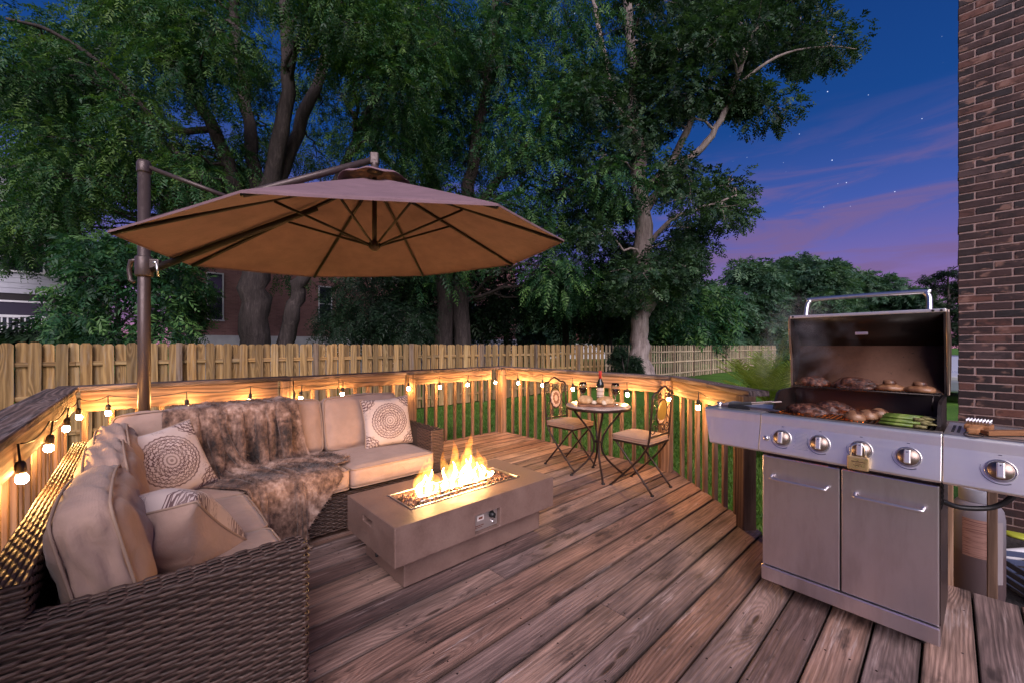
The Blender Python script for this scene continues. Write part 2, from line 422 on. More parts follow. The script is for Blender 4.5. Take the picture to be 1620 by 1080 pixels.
def _bark(nt, p):
    x, y, z = nt.sep(nt.pos())
    n = nt.noise(nt.vec(x*9, y*9, z*1.6), 1.0, 5, 0.65, 0.3); n2 = nt.noise(nt.vec(x*30, y*30, z*7), 1.0, 4, 0.6)
    v = n*0.7+n2*0.35
    return {'Base Color': nt.ramp(v, [(0.32, (0.012, 0.009, 0.008)), (0.55, (0.046, 0.035, 0.032)), (0.78, (0.115, 0.092, 0.085))]), 'Normal': nt.bump(v, 0.9, 0.06)}
M_BARK = mat('furrowed_bark', _bark, rough=0.9)
def _barkp(nt, p):
    x, y, z = nt.sep(nt.pos())
    n = nt.noise(nt.vec(x*8, y*8, z*1.0), 1.0, 5, 0.65, 0.5); n2 = nt.noise(nt.vec(x*30, y*30, z*6), 1.0, 4, 0.6)
    v = n*0.75+n2*0.3
    return {'Base Color': nt.ramp(v, [(0.30, (0.07, 0.052, 0.046)), (0.5, (0.25, 0.20, 0.18)), (0.78, (0.46, 0.40, 0.37))]), 'Normal': nt.bump(v, 0.9, 0.05)}
M_BARKP = mat('pale_grey_bark', _barkp, rough=0.9)

def leafmat(name, a, b, c, scale=0.55, transl=0.35):
    """leaves: colour differing from bough to bough and leaf to leaf, light shining through"""
    m = bpy.data.materials.new(name); m.use_nodes = True; nt = NT(m.node_tree)
    p = nt.nodes['Principled BSDF']; out = nt.nodes['Material Output']
    n = nt.noise(nt.pos(), scale, 3, 0.6)*0.8+nt.attr('tone')*0.5-0.15
    col = nt.ramp(n, [(0.22, a), (0.5, b), (0.8, c)])
    nt.put(p.inputs['Base Color'], col); p.inputs['Roughness'].default_value = 0.5
    p.inputs['Specular IOR Level'].default_value = 0.35
    t = nt.new('ShaderNodeBsdfTranslucent'); nt.put(t.inputs[0], nt.mix(1.0, col, (0.9, 1.0, 0.45), 'MULTIPLY'))
    mx = nt.new('ShaderNodeMixShader'); mx.inputs[0].default_value = transl
    nt.links.new(p.outputs[0], mx.inputs[1]); nt.links.new(t.outputs[0], mx.inputs[2]); nt.links.new(mx.outputs[0], out.inputs[0])
    MATS[name] = m; return m
L_LOCUST = leafmat('feathery_green_leaves', (0.0100, 0.0357, 0.0168), (0.0370, 0.1190, 0.0410), (0.1426, 0.2540, 0.0558), 0.5)
L_WALNUT = leafmat('deep_green_leaves', (0.0085, 0.0357, 0.0186), (0.0343, 0.1190, 0.0483), (0.1283, 0.2619, 0.0651), 0.45)
L_MAPLE = leafmat('grey_green_leaves', (0.0113, 0.0305, 0.0189), (0.0338, 0.0824, 0.0420), (0.0805, 0.1523, 0.0630), 0.5)
L_DARK = leafmat('dark_green_leaves', (0.0048, 0.0128, 0.0080), (0.0128, 0.0336, 0.0160), (0.0360, 0.0760, 0.0280), 0.5)  # darker leaf green for the understory trees and the pine
L_CEDAR = leafmat('cedar_needles', (0.0064, 0.0176, 0.0112), (0.0160, 0.0440, 0.0224), (0.0400, 0.0800, 0.0360), 0.6)
L_FAR = leafmat('haze_pale_leaves', (0.0313, 0.0810, 0.0537), (0.0759, 0.1665, 0.0978), (0.1607, 0.2761, 0.1466), 0.25)  # haze over the far trees is put into this paler grey-green
L_PALM = leafmat('palm_fronds', (0.12, 0.20, 0.03), (0.30, 0.42, 0.07), (0.48, 0.58, 0.15), 2.0, 0.4)

def _grass(nt, p):
    n = nt.noise(nt.pos(), 0.55, 4, 0.6); n2 = nt.noise(nt.pos(), 28.0, 3, 0.7)
    return {'Base Color': nt.ramp(n*0.6+n2*0.4, [(0.3, (0.038, 0.100, 0.015)), (0.55, (0.088, 0.205, 0.028)), (0.8, (0.165, 0.30, 0.055))]), 'Normal': nt.bump(n2, 0.8, 0.05)}
M_LAWN = mat('lawn', _grass, rough=0.85, spec=0.2)
L_BLADE = leafmat('grass_blades', (0.045, 0.11, 0.014), (0.10, 0.21, 0.030), (0.20, 0.34, 0.07), 1.2, 0.4)

def _brick(nt, p):
    r = nt.rnd(); x, y, z = nt.sep(nt.coord('Object'))
    n = nt.noise(nt.vec(x*9+r*40.0, y*9+r*13.0, z*16.0), 1.0, 4, 0.6, 0.6); n2 = nt.noise(nt.vec(x*120+r*9, y*120, z*120), 1.0, 3, 0.7)
    c = nt.ramp(r, [(0.0, (0.009, 0.005, 0.006)), (0.35, (0.022, 0.009, 0.010)), (0.65, (0.050, 0.018, 0.015)), (0.85, (0.125, 0.046, 0.030)), (1.0, (0.038, 0.028, 0.032))])
    c = nt.mix(n.ss(0.45, 0.66)*0.75, c, (0.014, 0.009, 0.010))
    c = nt.mix(nt.noise(nt.vec(x*7+r*71, y*7, z*12), 1.0, 3).ss(0.58, 0.68)*0.75, c, (0.23, 0.125, 0.095))
    return {'Base Color': c, 'Normal': nt.bump(n2+n, 0.5, 0.004), 'Roughness': n.ss(0.3, 0.7, 0.6, 0.85)}
M_BRICK = mat('mottled_dark_brick', _brick)
M_MORTAR = mat('mortar', lambda nt, p: {'Base Color': nt.ramp(nt.noise(nt.pos(), 60.0, 3), [(0.3, (0.29, 0.20, 0.18)), (0.7, (0.42, 0.30, 0.27))]), 'Normal': nt.bump(nt.noise(nt.pos(), 200, 2), 0.5, 0.003)}, rough=0.9)
def _farbrick(nt, p):
    x, y, z = nt.sep(nt.coord('Object'))
    n = nt.new('ShaderNodeTexBrick'); nt.put(n.inputs['Vector'], nt.vec(x, z, 0.0)); n.inputs['Scale'].default_value = 4.0
    n.inputs['Color1'].default_value = (0.38, 0.19, 0.17, 1); n.inputs['Color2'].default_value = (0.29, 0.14, 0.13, 1); n.inputs['Mortar'].default_value = (0.38, 0.29, 0.27, 1)
    n.inputs['Mortar Size'].default_value = 0.012; n.inputs['Brick Width'].default_value = 0.85; n.inputs['Row Height'].default_value = 0.29
    c = nt.mix(nt.noise(nt.pos(), 0.9, 4).ss(0.3, 0.7)*0.35, E(nt.t, n.outputs[0]), (0.10, 0.05, 0.05))
    return {'Base Color': c}
M_FARBRICK = mat('far_brick', _farbrick, rough=0.9)
M_GRAVEL = mat('dark_bare_soil', lambda nt, p: {'Base Color': nt.ramp(nt.noise(nt.pos(), 14.0, 5, 0.7), [(0.3, (0.012, 0.010, 0.011)), (0.7, (0.05, 0.04, 0.04))]), 'Normal': nt.bump(nt.noise(nt.pos(), 40, 4), 0.8, 0.03)}, rough=0.95)
# ---------------------------------------------------------------- ground and deck
GZ = -0.45
b = MB(); b.add([(-300, -300, GZ), (500, -300, GZ), (500, 500, GZ), (-300, 500, GZ)], [(0, 1, 2, 3)])
tag(b.build('lawn', M_LAWN), 'green lawn around the deck reaching far behind the fence', 'lawn', kind='structure')
b = MB(); b.add([(3.32, -2.5, GZ+0.2), (5.28, -2.5, GZ+0.2), (5.28, 0.45, GZ+0.2), (3.32, 0.45, GZ+0.2), (3.32, -2.5, GZ-.1), (5.28, -2.5, GZ-.1), (5.28, 0.45, GZ-.1), (3.32, 0.45, GZ-.1)],
                [(0, 1, 2, 3), (0, 4, 5, 1), (2, 6, 7, 3), (1, 5, 6, 2), (3, 7, 4, 0)])
tag(b.build('path', M_GRAVEL), 'dark bare soil strip between the grill railing and the brick wall', 'ground', kind='structure')

deck = bpy.data.objects.new('deck', None); link(deck); tag(deck, 'weathered wooden deck of long brown grey planks', 'deck', kind='structure')
BP, BW = 0.1602, 0.1528
def xmax(v):      # right-hand edge of the deck at board position v
    if v > 1.93: return 4.11
    if v > 0.93: return 3.24+(v-0.93)/1.0*0.87
    return 3.24
random.seed(21)
v0 = 1.681-0.0801
joints = {}
for k in range(-17, 20):
    v = v0+0.0801*0+k*BP
    if v > 4.72: break
    a, e = -0.52, xmax(v)
    # butt joints in some boards
    cuts = []
    if k in (-3,): cuts = [1.72]
    elif k % 3 == 1: cuts = [random.uniform(0.2, 3.4)]
    elif k % 5 == 2: cuts = [random.uniform(1.0, 2.2)]
    seg = [a]+cuts+[e]
    for i in range(len(seg)-1):
        g = 0.0025
        p0, p1 = seg[i]+(g if i else 0), seg[i+1]-(g if i < len(seg)-2 else 0)
        dz = random.uniform(-0.0018, 0.0018)
        if p1 == e and 0.93 < v < 1.93:
            # chamfered corner of the deck: cut the board end on the slant
            L = p1-p0; sl = 0.87*BW/2
            mb = MB(); T = 0.036
            poly = [(-L/2, -BW/2+.003), (L/2-sl, -BW/2+.003), (L/2+sl, BW/2-.003), (-L/2, BW/2-.003)]
            mb.prism(poly, -T/2, T/2)
            o = mb.build('plank', M_DECK, deck, loc=((p0+p1)/2, v, -0.018+dz))
        else:
            o = plank('plank', (p0, v, -0.018+dz), (p1, v, -0.018+dz), BW, 0.036, (0, 0, 1), M_DECK, deck, ch=0.0035, roll=random.uniform(-.006, .006))
# screws along the boards, driven in pairs over the joists
sb = MB()
for k in range(-10, 19):
    v = v0+k*BP
    for x in np.arange(-0.3, 4.0, 0.41):
        if x > xmax(v)-0.03: continue
        for s in (-0.045, 0.045):
            sb.lathe([(0.0045, 0.0012), (0.0, 0.0013)], 6, (x+random.uniform(-.012, .012), v+s+random.uniform(-.01, .01), 0.0006))
o = sb.build('deck_screw', mat('rusty_screw', col=(0.03, 0.02, 0.018), rough=0.6, metal=0.5), deck); o['kind'] = 'stuff'
# joists and rim boards that carry the planks
jb = MB()
for x in np.arange(-0.3, 3.2, 0.41): jb.box((x, 1.6, -0.13), (0.038, 6.0, 0.18))
jb.build('joist_frame', M_CAP, deck)
for p0, p1, n in [((-0.52, 4.74, -0.13), (4.09, 4.74, -0.13), (0, 1, 0)), ((4.09, 4.74, -0.13), (4.09, 1.93, -0.13), (1, 0, 0)),
                  ((4.09, 1.93, -0.13), (3.22, 0.93, -0.13), (0.75, -0.65, 0)), ((3.22, 0.93, -0.13), (3.22, -1.2, -0.13), (1, 0, 0)), ((-0.50, 4.74, -0.13), (-0.50, -1.2, -0.13), (-1, 0, 0))]:
    plank('rim_board', p0, p1, 0.19, 0.036, n, M_CAP, deck)

# ---------------------------------------------------------------- deck railings
RZ = 0.985
BAL = 0.155
def railing(label, p0, p1, inward, posts=(), caps=None, bal_skip=(), board_h=0.14, cap_w=0.15, skip_first=0.09, boards=None, bz=0.0):
    """railing run from p0 to p1: posts, inner rail boards, flat cap boards and square balusters"""
    p0, p1 = Vector((*p0, 0)), Vector((*p1, 0)); d = (p1-p0); L = d.length; d.normalize(); n = Vector((*inward, 0)).normalized()
    t = thing('deck_railing', label, 'railing', (p0.x, p0.y, 0), 0, 'railings round the deck')
    caps = caps or [(0, L, 0, 0)]
    for (a, e, dz, off) in caps:      # cap boards end to end
        q = n*(-0.015+off)
        plank('cap_board', p0+d*(a+.002)+q+Vector((0, 0, RZ-0.019+dz)), p0+d*(e-.002)+q+Vector((0, 0, RZ-0.019+dz)), cap_w, 0.038, (0, 0, 1), M_CAP, t, ch=0.005)
    for (a, e, h, dz) in (boards or [(0, L, board_h, 0)]):
        q = n*0.03
        plank('rail_board', p0+d*(a+.003)+q+Vector((0, 0, RZ-0.040-h/2+dz)), p0+d*(e-.003)+q+Vector((0, 0, RZ-0.040-h/2+dz)), h, 0.036, tuple(n), M_RAIL, t)
    s = skip_first
    while s < L-0.05:
        if not any(abs(s-q) < 0.085 for q in posts):
            q = n*(-0.010)+Vector((random.uniform(-.004, .004), random.uniform(-.004, .004), 0))
            plank('baluster', p0+d*s+q+Vector((0, 0, -0.20)), p0+d*s+q+Vector((0, 0, RZ-0.045+bz)), 0.036, 0.036, tuple(n), M_RAIL, t, ch=0.003)
        s += BAL
    for s in posts:
        plank('post', p0+d*s+n*0.062+Vector((0, 0, 0.001)), p0+d*s+n*0.062+Vector((0, 0, RZ-0.041)), 0.095, 0.095, tuple(n), M_RAIL, t, ch=0.006)
    return t
railing('weathered railing along the wicker sofa back with four lit bulbs under its cap', (-0.40, 0.55), (-0.40, 4.62), (1, 0), posts=(0.3,), caps=[(0, 3.99, 0, 0.0)], cap_w=0.17)
railing('long wooden railing behind the umbrella pole and the sofa', (-0.40, 4.68), (4.10, 4.68), (0, -1), posts=(1.52, 2.93,),
        caps=[(-0.06, 1.56, 0.0, 0.0), (1.56, 2.06, -0.006, 0.0), (2.06, 2.87, -0.004, 0.0), (2.87, 4.58, 0.004, 0.0)],
        boards=[(0.07, 1.45, 0.165, 0), (1.59, 2.05, 0.12, 0.006), (2.05, 2.86, 0.125, 0.006), (3.0, 4.28, 0.14, 0)])
railing('wooden railing behind the bistro set with a corner post at each end', (4.12, 4.60), (4.12, 1.98), (-1, 0), posts=(0.0, 2.60), caps=[(-0.005, 1.25, 0.002, 0), (1.25, 2.66, 0, 0)], boards=[(0.06, 2.54, 0.14, 0)], skip_first=0.16)
railing('short slanting railing between the bistro chair and the grill', (4.10, 1.93), (3.25, 0.95), (-0.755, 0.655), posts=(1.30,), caps=[(0.0, 0.74, 0.001, 0.0), (0.74, 1.33, -0.003, 0.0)], boards=[(0.04, 1.24, 0.14, 0)], skip_first=0.13)
railing('wooden railing behind the stainless grill in front of the brick wall', (3.25, 0.90), (3.25, -1.3), (-1, 0), posts=(), caps=[(0.0, 2.2, -0.10, 0)], boards=[(0.0, 2.2, 0.05, -0.10)], skip_first=0.12, bz=-0.10)

# ---------------------------------------------------------------- string lights
def bez(p0, p1, sag, n=8):
    return [Vector(p0).lerp(Vector(p1), i/n)+Vector((0, 0, -sag*4*(i/n)*(1-i/n))) for i in range(n+1)]
M_BULB = mat('lit_bulb', col=(0.9, 0.6, 0.3), rough=0.3, emit=(1.0, 0.51, 0.16), es=560.0)
M_FIL = mat('bulb_core', col=(1, .8, .5), emit=(1.0, 0.72, 0.35), es=500.0)
sl = thing('string_lights', 'string of round warm bulbs hanging under the deck railing caps', 'string lights', (0, 0, 0))
BULBS = [(-0.335, 2.48), (-0.335, 3.17), (-0.335, 3.86), (-0.32, 4.40), (-0.17, 4.52), (0.317, 4.52), (0.786, 4.52), (1.232, 4.52), (1.65, 4.52), (2.45, 4.52), (2.90, 4.52), (3.35, 4.52), (3.84, 4.50),
         (3.95, 4.14), (3.95, 3.67), (3.95, 3.16), (3.95, 2.40), (3.90, 1.90), (3.50, 1.45)]
bulb = MB().lathe([(0.0, -0.044), (0.008, -0.043), (0.015, -0.037), (0.0185, -0.027), (0.018, -0.018), (0.014, -0.008), (0.011, 0.0), (0.0, 0.0)], 14).mesh('bulb'); bulb.materials.append(M_BULB)
sock = MB().lathe([(0.0145, -0.004), (0.016, 0.004), (0.016, 0.034), (0.010, 0.046), (0.004, 0.048), (0.0035, 0.115)], 12).mesh('socket'); sock.materials.append(M_BLACK)
pts = []
for i, (x, y) in enumerate(BULBS):
    z = 0.795+random.uniform(-0.008, 0.008)
    o = bpy.data.objects.new('socket', sock); link(o, sl); o.location = (x, y, z); o.rotation_euler = (random.uniform(-.1, .1), random.uniform(-.1, .1), 0)
    q = bpy.data.objects.new('bulb', bulb); link(q, o)
    pts.append(Vector((x, y, z+0.115)))
cb = MB(); path = []
for a, c in zip(pts[:-1], pts[1:]): path += bez(a, c, 0.028, 8)[:-1]
path.append(pts[-1]); path += bez(pts[-1], pts[-1]+Vector((-0.2, -0.28, -0.03)), 0.02, 5)[1:]
cb.tube(path, 0.0032, 6); cb.build('cable', M_BLACK, sl)

# ---------------------------------------------------------------- wooden fences
FV = 10.0
def fence(label, x0, x1, pitch, bw, both, post_every, zt, fm=None):
    fm = fm or M_FENCE
    t = thing('wooden_fence', label, 'fence', (x0, FV, GZ), 0)
    H_ = zt-GZ
    x = x0; i = 0; rs = random.Random(int(x0*10)+3)
    while x < x1:
        side = -1 if i % 2 == 0 else 1
        if both or side == 1:
            dz = rs.uniform(-0.015, 0.012); q = Vector((x+rs.uniform(-.006, .006), FV+side*0.031, 0))
            mkey = ('pk', bw, H_)
            if mkey not in PLK:
                mb = MB(); c = 0.03
                mb.prism([(-bw/2, 0), (bw/2, 0), (bw/2, H_-c), (bw/2-c, H_), (-bw/2+c, H_), (-bw/2, H_-c)], -0.009, 0.009)
                # grain runs along local x
                mb.v = [(y, -x_, z) for (x_, y, z) in mb.v]
                mm = mb.mesh('picket'); mm.materials.append(fm); PLK[mkey] = mm
            o = bpy.data.objects.new('picket', PLK[mkey]); link(o, t)
            M = Matrix(((0, -1, 0), (0, 0, -1), (1, 0, 0))).to_4x4()
            o.matrix_local = Matrix.Translation(q+Vector((0, 0, GZ+0.04+dz))-t.location) @ Matrix.Rotation(rs.uniform(-.05, .05), 4, 'Z') @ Matrix.Rotation(rs.uniform(-.006, .006), 4, 'Y') @ M
        x += pitch; i += 1
    for z in (0.30, H_*0.52, H_-0.30):
        xx = x0
        while xx < x1:
            e = min(xx+post_every, x1)
            plank('rail', (xx+.002, FV, GZ+z), (e-.002, FV, GZ+z), 0.075, 0.036, (0, -1, 0), fm, t); xx = e
    xx = x0+post_every*0.55
    while xx < x1:
        plank('post', (xx, FV-0.075 if both else FV+0.02, GZ), (xx, FV-0.075 if both else FV+0.02, zt+0.055), 0.09, 0.09, (0, -1, 0), M_FENCEP, t); xx += post_every
    return t
fence('honey coloured board fence running behind the deck from the white house to the round shrub', -3.2, 14.6, 0.142, 0.14, True, 2.44, 1.305)
fence('pale open picket fence crossing the lawn beyond the grey tree trunk', 14.7, 40.0, 0.13, 0.115, False, 2.5, 1.30, M_FENCEB)

# ---------------------------------------------------------------- brick wall of the house beside the deck
WX = 5.30; WY = -0.05
wall = thing('brick_wall', 'corner of the dark brick house wall rising behind the grill', 'wall', (WX, WY, GZ))
MB().box((0.097, -1.25, 3.2), (0.206, 2.48, 6.4)).build('mortar_bed', M_MORTAR, wall)
CH, BL, BT = 0.0683, 0.2075, 0.0115
zs = random.Random(5)
def brick_mesh(l):
    mb = MB().box((0, 0, 0), (0.10, l, CH-BT), ch=0.004); m = mb.mesh('brick'); m.materials.append(M_BRICK); return m
bm_full, bm_half = brick_mesh(BL-BT), brick_mesh(BL/2-BT)
rest = MB()
for k in range(93):
    z = (k+0.5)*CH
    y = 0.0; first = True
    while y > -2.3:
        half = first and k % 2 == 0
        l = BL/2 if half else BL
        c = (0.038+zs.uniform(-.0015, .0015), y-l/2, z)
        visible = 16 < k < 76 and y > -0.62
        if visible:
            o = bpy.data.objects.new('brick', bm_half if half else bm_full); link(o, wall); o.location = (c[0], c[1]+zs.uniform(-.003, .003), c[2]+zs.uniform(-.0012, .0012))
            o.rotation_euler = (zs.uniform(-.012, .012), zs.uniform(-.01, .01), zs.uniform(-.008, .008))
        else: rest.box(c, (0.10, l-BT, CH-BT))
        y -= l; first = False
o = rest.build('brick_rows', M_BRICK, wall); o['kind'] = 'stuff'

# ---------------------------------------------------------------- houses behind the fence
def window(parent, x, z, w, h, y, frame=0.06, mull=True, deep=0.05):
    f = MB(); 
    f.box((x, y-deep/2, z+h/2+frame/2), (w+2*frame, deep, frame)); f.box((x, y-deep/2, z-h/2-frame/2), (w+2*frame+.06, deep+.04, frame))
    for s in (-1, 1): f.box((x+s*(w/2+frame/2), y-deep/2, z), (frame, deep, h-.004))
    if mull: f.box((x, y-deep/2+.004, z), (w-.004, deep*.7, frame*.7))
    o = f.build('window', M_WHITE, parent)
    MB().box((x, y-0.012, z), (w-.002, 0.02, h-.002)).build('pane', M_GLASS, o)
    return o
bh = thing('brick_house', 'brown brick house with tall white windows seen behind the large tree trunk', 'house', (1.5, 24.0, GZ))
MB().box((10.6, 5.0, 5.6), (21.0, 10.0, 9.2)).build('wall', M_FARBRICK, bh)
MB().box((10.6, 4.96, 1.13), (21.16, 10.16, 2.26)).build('foundation', M_WHITE, bh)
mb = MB(); mb.prism([(-0.5, 10.2), (21.7, 10.2), (21.7, 10.45), (-0.5, 10.45)], -0.6, 10.6, Matrix(((1, 0, 0, 0), (0, 0, 1, 0), (0, 1, 0, 0), (0, 0, 0, 1)))); mb.build('roof', M_DARK, bh)
for (x, z, w, h) in [(1.25, 4.1, 0.55, 2.2), (6.3, 4.1, 0.62, 1.9), (12.2, 4.6, 0.9, 1.9), (16.5, 4.6, 0.9, 1.9), (1.25, 7.8, 0.6, 1.6), (6.3, 7.8, 0.6, 1.6), (12.2, 7.9, 0.9, 1.6)]:
    window(bh, x, z, w, h, 0.0)
for x in (9.0, 13.8):
    MB().tube([(x, -0.06, 2.3), (x, -0.06, 10.2)], 0.06, 8).build('downspout', M_WHITE, bh)

wh = thing('white_house', 'pale sided house with a white balcony at the fence corner', 'house', (-9.0, 21.6, GZ))
M_SIDE = mat('pale_siding', lambda nt, p: {'Base Color': nt.ramp(nt.noise(nt.pos(), 2.0, 3), [(0.3, (0.42, 0.43, 0.50)), (0.7, (0.52, 0.53, 0.60))])}, rough=0.6)
MB().box((3.55, 3.0, 3.8), (7.1, 6.0, 7.6)).build('wall', M_DARK, wh)
for k in range(22):
    z = 3.62+k*0.18
    plank('siding_board', Vector((-9.0, 21.585, GZ+z)), Vector((-1.88, 21.585, GZ+z)), 0.19, 0.02, (0, -1, 0.08), M_SIDE, wh, ch=0.003)
for k in range(5):
    z = 2.05+k*0.19
window(wh, 5.9, 4.75, 1.35, 0.9, -0.03); window(wh, 3.6, 4.75, 1.35, 0.9, -0.03)
window(wh, 5.95, 2.72, 1.5, 1.0, -0.03, mull=True); window(wh, 4.1, 2.72, 1.5, 1.0, -0.03)
bal = MB().box((4.6, -0.75, 1.78), (6.6, 1.5, 0.22)).build('balcony', M_WHITE, wh)
MB().box((4.6, -1.46, 2.68), (6.6, 0.07, 0.08)).build('balcony_rail', M_WHITE, bal)
MB().box((4.6, -1.46, 1.98), (6.6, 0.06, 0.06)).build('balcony_rail', M_WHITE, bal)
pm = MB().box((0, 0, 0), (0.035, 0.035, 0.64)).mesh('spindle'); pm.materials.append(M_WHITE)
for k in range(55):
    o = bpy.data.objects.new('spindle', pm); link(o, bal); o.location = (1.4+k*0.118, -1.46, 2.33)
for x in (5.35, 7.87): MB().box((x, -1.46, 2.3), (0.12, 0.12, 0.95)).build('balcony_post', M_WHITE, bal)
mb = MB(); mb.prism([(-0.4, 7.6), (7.5, 7.6), (7.5, 7.8), (-0.4, 7.8)], -0.5, 6.5, Matrix(((1, 0, 0, 0), (0, 0, 1, 0), (0, 1, 0, 0), (0, 0, 0, 1)))); mb.build('roof', M_DARK, wh)

q = at(930, 540, 60.0)
fh = thing('far_house', 'small distant house with a red roof glimpsed between the dark trunks', 'house', (q.x, q.y, GZ), -YAW)
MB().box((0, 0, 1.2), (12.0, 8.0, 2.6)).build('wall', M_WHITE, fh)
mb = MB(); mb.prism([(-4.6, 2.45), (4.6, 2.45), (0, 5.2)], -6.3, 6.3, Matrix(((0, 0, 1, 0), (1, 0, 0, 0), (0, 1, 0, 0), (0, 0, 0, 1)))); mb.build('roof', mat('red_roof', col=(0.30, 0.10, 0.10), rough=0.8), fh)
# ---------------------------------------------------------------- trees
def unit(a): return a/np.maximum(np.linalg.norm(a, axis=-1, keepdims=True), 1e-9)
def fronds(P, D, L, pairs, ll, lw, rng, fold=0.35, curl=0.5, fwd=0.55):
    """compound leaves: pairs of pointed leaflets along a drooping stalk; returns vertices, quads, tone"""
    n = len(P); rv = unit(rng.normal(size=(n, 3)))
    S = unit(np.cross(D, rv*0.6+np.array([0, 0, 1.0]))); Nn = unit(np.cross(S, D))
    V = []; tone = rng.random(n)
    for k in range(pairs*2+1):
        side = 0 if k == pairs*2 else (1 if k % 2 == 0 else -1)
        t = 1.0 if side == 0 else (k//2+0.7)/(pairs+0.3)
        base = P+D*(L*t)[:, None]+np.array([0, 0, -1.0])*(curl*L*t*t)[:, None]
        jit = rng.normal(size=(n, 3))*0.25
        ax = unit(D*(fwd if side else 1.0)+S*side+Nn*(-fold*abs(side))+jit+np.array([0, 0, -curl*0.5]))
        prof = 0.55+0.9*math.sin(math.pi*min(t, 0.95))
        le = ll*prof*rng.uniform(0.75, 1.25, n)[:, None]; wd = lw*rng.uniform(0.8, 1.2, n)[:, None]
        wv = unit(np.cross(ax, Nn+jit*0.6))
        V.append(np.stack([base, base+ax*le*0.42+wv*wd*0.5, base+ax*le, base+ax*le*0.42-wv*wd*0.5], 1))
    V = np.concatenate(V, 0); m = len(V)
    F = np.arange(m*4).reshape(m, 4)
    return V.reshape(-1, 3), F, np.repeat(np.tile(tone, pairs*2+1), 4)

def crown_points(clumps, n_per, rng, shell=0.42, up=0.0):
    P = []; D = []
    for c, r in clumps:
        n = max(6, int(n_per*rng.uniform(0.7, 1.3)))
        o = unit(rng.normal(size=(n, 3))); rad = rng.random(n)**shell
        q = o*rad[:, None]*np.array(r)+np.array(c)
        P.append(q); D.append(unit(o*np.array([1, 1, 0.7])*0.75+rng.normal(size=(n, 3))*0.35+np.array([0, 0, -0.35+up])))
    return np.concatenate(P), np.concatenate(D)

def region_clumps(regs, Y0, dY, rng, rad):
    """clump centres inside ellipses of the crown, spread through its depth"""
    out = []
    for (cx, cy_, rx, ry, cnt, *dep) in regs:
        lo, hi = dep if dep else (-dY, dY)
        for _ in range(cnt):
            a = rng.uniform(0, 2*math.pi); q = math.sqrt(rng.random())
            Y = Y0+rng.uniform(lo, hi)
            p = at(cx+math.cos(a)*q*rx, cy_+math.sin(a)*q*ry, Y)
            s = rad*rng.uniform(0.7, 1.25)
            out.append(((p.x, p.y, p.z), (s*1.1, s*1.1, s*0.75)))
    return out

def wobble(path, rng, amp, n=4):
    """subdivide a polyline smoothly and make it crooked"""
    P = np.array([tuple(p) for p in path], float); out = []
    for i in range(len(P)-1):
        p0, p1, p2, p3 = P[max(i-1, 0)], P[i], P[i+1], P[min(i+2, len(P)-1)]
        for k in range(n):
            t = k/n
            out.append(0.5*((2*p1)+(-p0+p2)*t+(2*p0-5*p1+4*p2-p3)*t*t+(-p0+3*p1-3*p2+p3)*t**3))
    out.append(P[-1]); out = np.array(out)
    out[1:-1] += rng.normal(size=out[1:-1].shape)*amp
    return out

def make_tree(name, label, cat, limbs, clumps, leaf, n_per, frond, bark, rng, group=None, twigs=3, seg=9, shell=0.42, up=0.0, branch_r=0.05, curl=0.5, trunk_flare=1.5):
    """limbs: list of (points, radii); the first is the trunk"""
    base = Vector(limbs[0][0][0]); t = thing(name, label, cat, (base.x, base.y, GZ), 0, group)
    off = np.array([base.x, base.y, GZ])
    tb = MB(); samples = []
    for i, (pts, rad) in enumerate(limbs):
        amp = rad[0]*0.13
        path = wobble(pts, rng, amp, 5)
        rr = np.interp(np.linspace(0, len(pts)-1, len(path)), np.arange(len(pts)), rad)*rng.uniform(0.93, 1.07, len(path))
        if i == 0 and trunk_flare > 1:
            h = path[:, 2]-path[0, 2]; rr = rr*(1+(trunk_flare-1)*np.exp(-h/0.5))
        tb.tube([Vector(p-off) for p in path], list(rr), seg if i == 0 else max(6, seg-2))
        m0 = len(path)//3 if i == 0 else 1
        for p, r in list(zip(path, rr))[m0:]: samples.append((p, r))
    tb.build('trunk', bark, t)
    bb = MB(); SP = np.array([s[0] for s in samples]); SR = np.array([s[1] for s in samples])
    for c, r in clumps:
        c = np.array(c); d = np.linalg.norm((SP-c)*np.array([1, 1, 1.3])+np.array([0, 0, 0.5]), axis=1)+np.maximum(0, SP[:, 2]-c[2])*1.5
        j = int(np.argmin(d)); a = SP[j]; L = np.linalg.norm(c-a)
        if L < 0.2: continue
        mid = (a+c)/2+np.array([0, 0, 0.12*L])+rng.normal(size=3)*0.08*L
        r0 = min(SR[j]*0.6, branch_r*(0.6+0.25*L)); path = wobble([a, mid, c], rng, 0.03*L, 5)
        bb.tube([Vector(p-off) for p in path], list(np.linspace(r0, 0.012, len(path))), 5, cap=False)
        for _ in range(twigs):
            e = c+unit(rng.normal(size=3))*np.array(r)*rng.uniform(0.6, 1.0); m2 = (c+e)/2+rng.normal(size=3)*0.1
            s0 = path[int(len(path)*rng.uniform(0.5, 0.95))]
            bb.tube([Vector(s0-off), Vector(m2-off), Vector(e-off)], [0.014, 0.010, 0.004], 4, cap=False)
    bb.build('branches', bark, t)['kind'] = 'stuff'
    P, D = crown_points(clumps, n_per, rng, shell, up)
    V, F, tone = fronds(P, D, frond['L']*rng.uniform(0.7, 1.3, len(P)), frond['pairs'], frond['ll'], frond['lw'], rng, curl=curl)
    m = npmesh('crown', V-off, F, leaf, attrs={'tone': tone})
    o = bpy.data.objects.new('crown', m); link(o, t)
    return t

def P_(lst, Y, dY=None):
    return [at(px, py, Y+(dY[i] if dY else 0)) for i, (px, py) in enumerate(lst)]

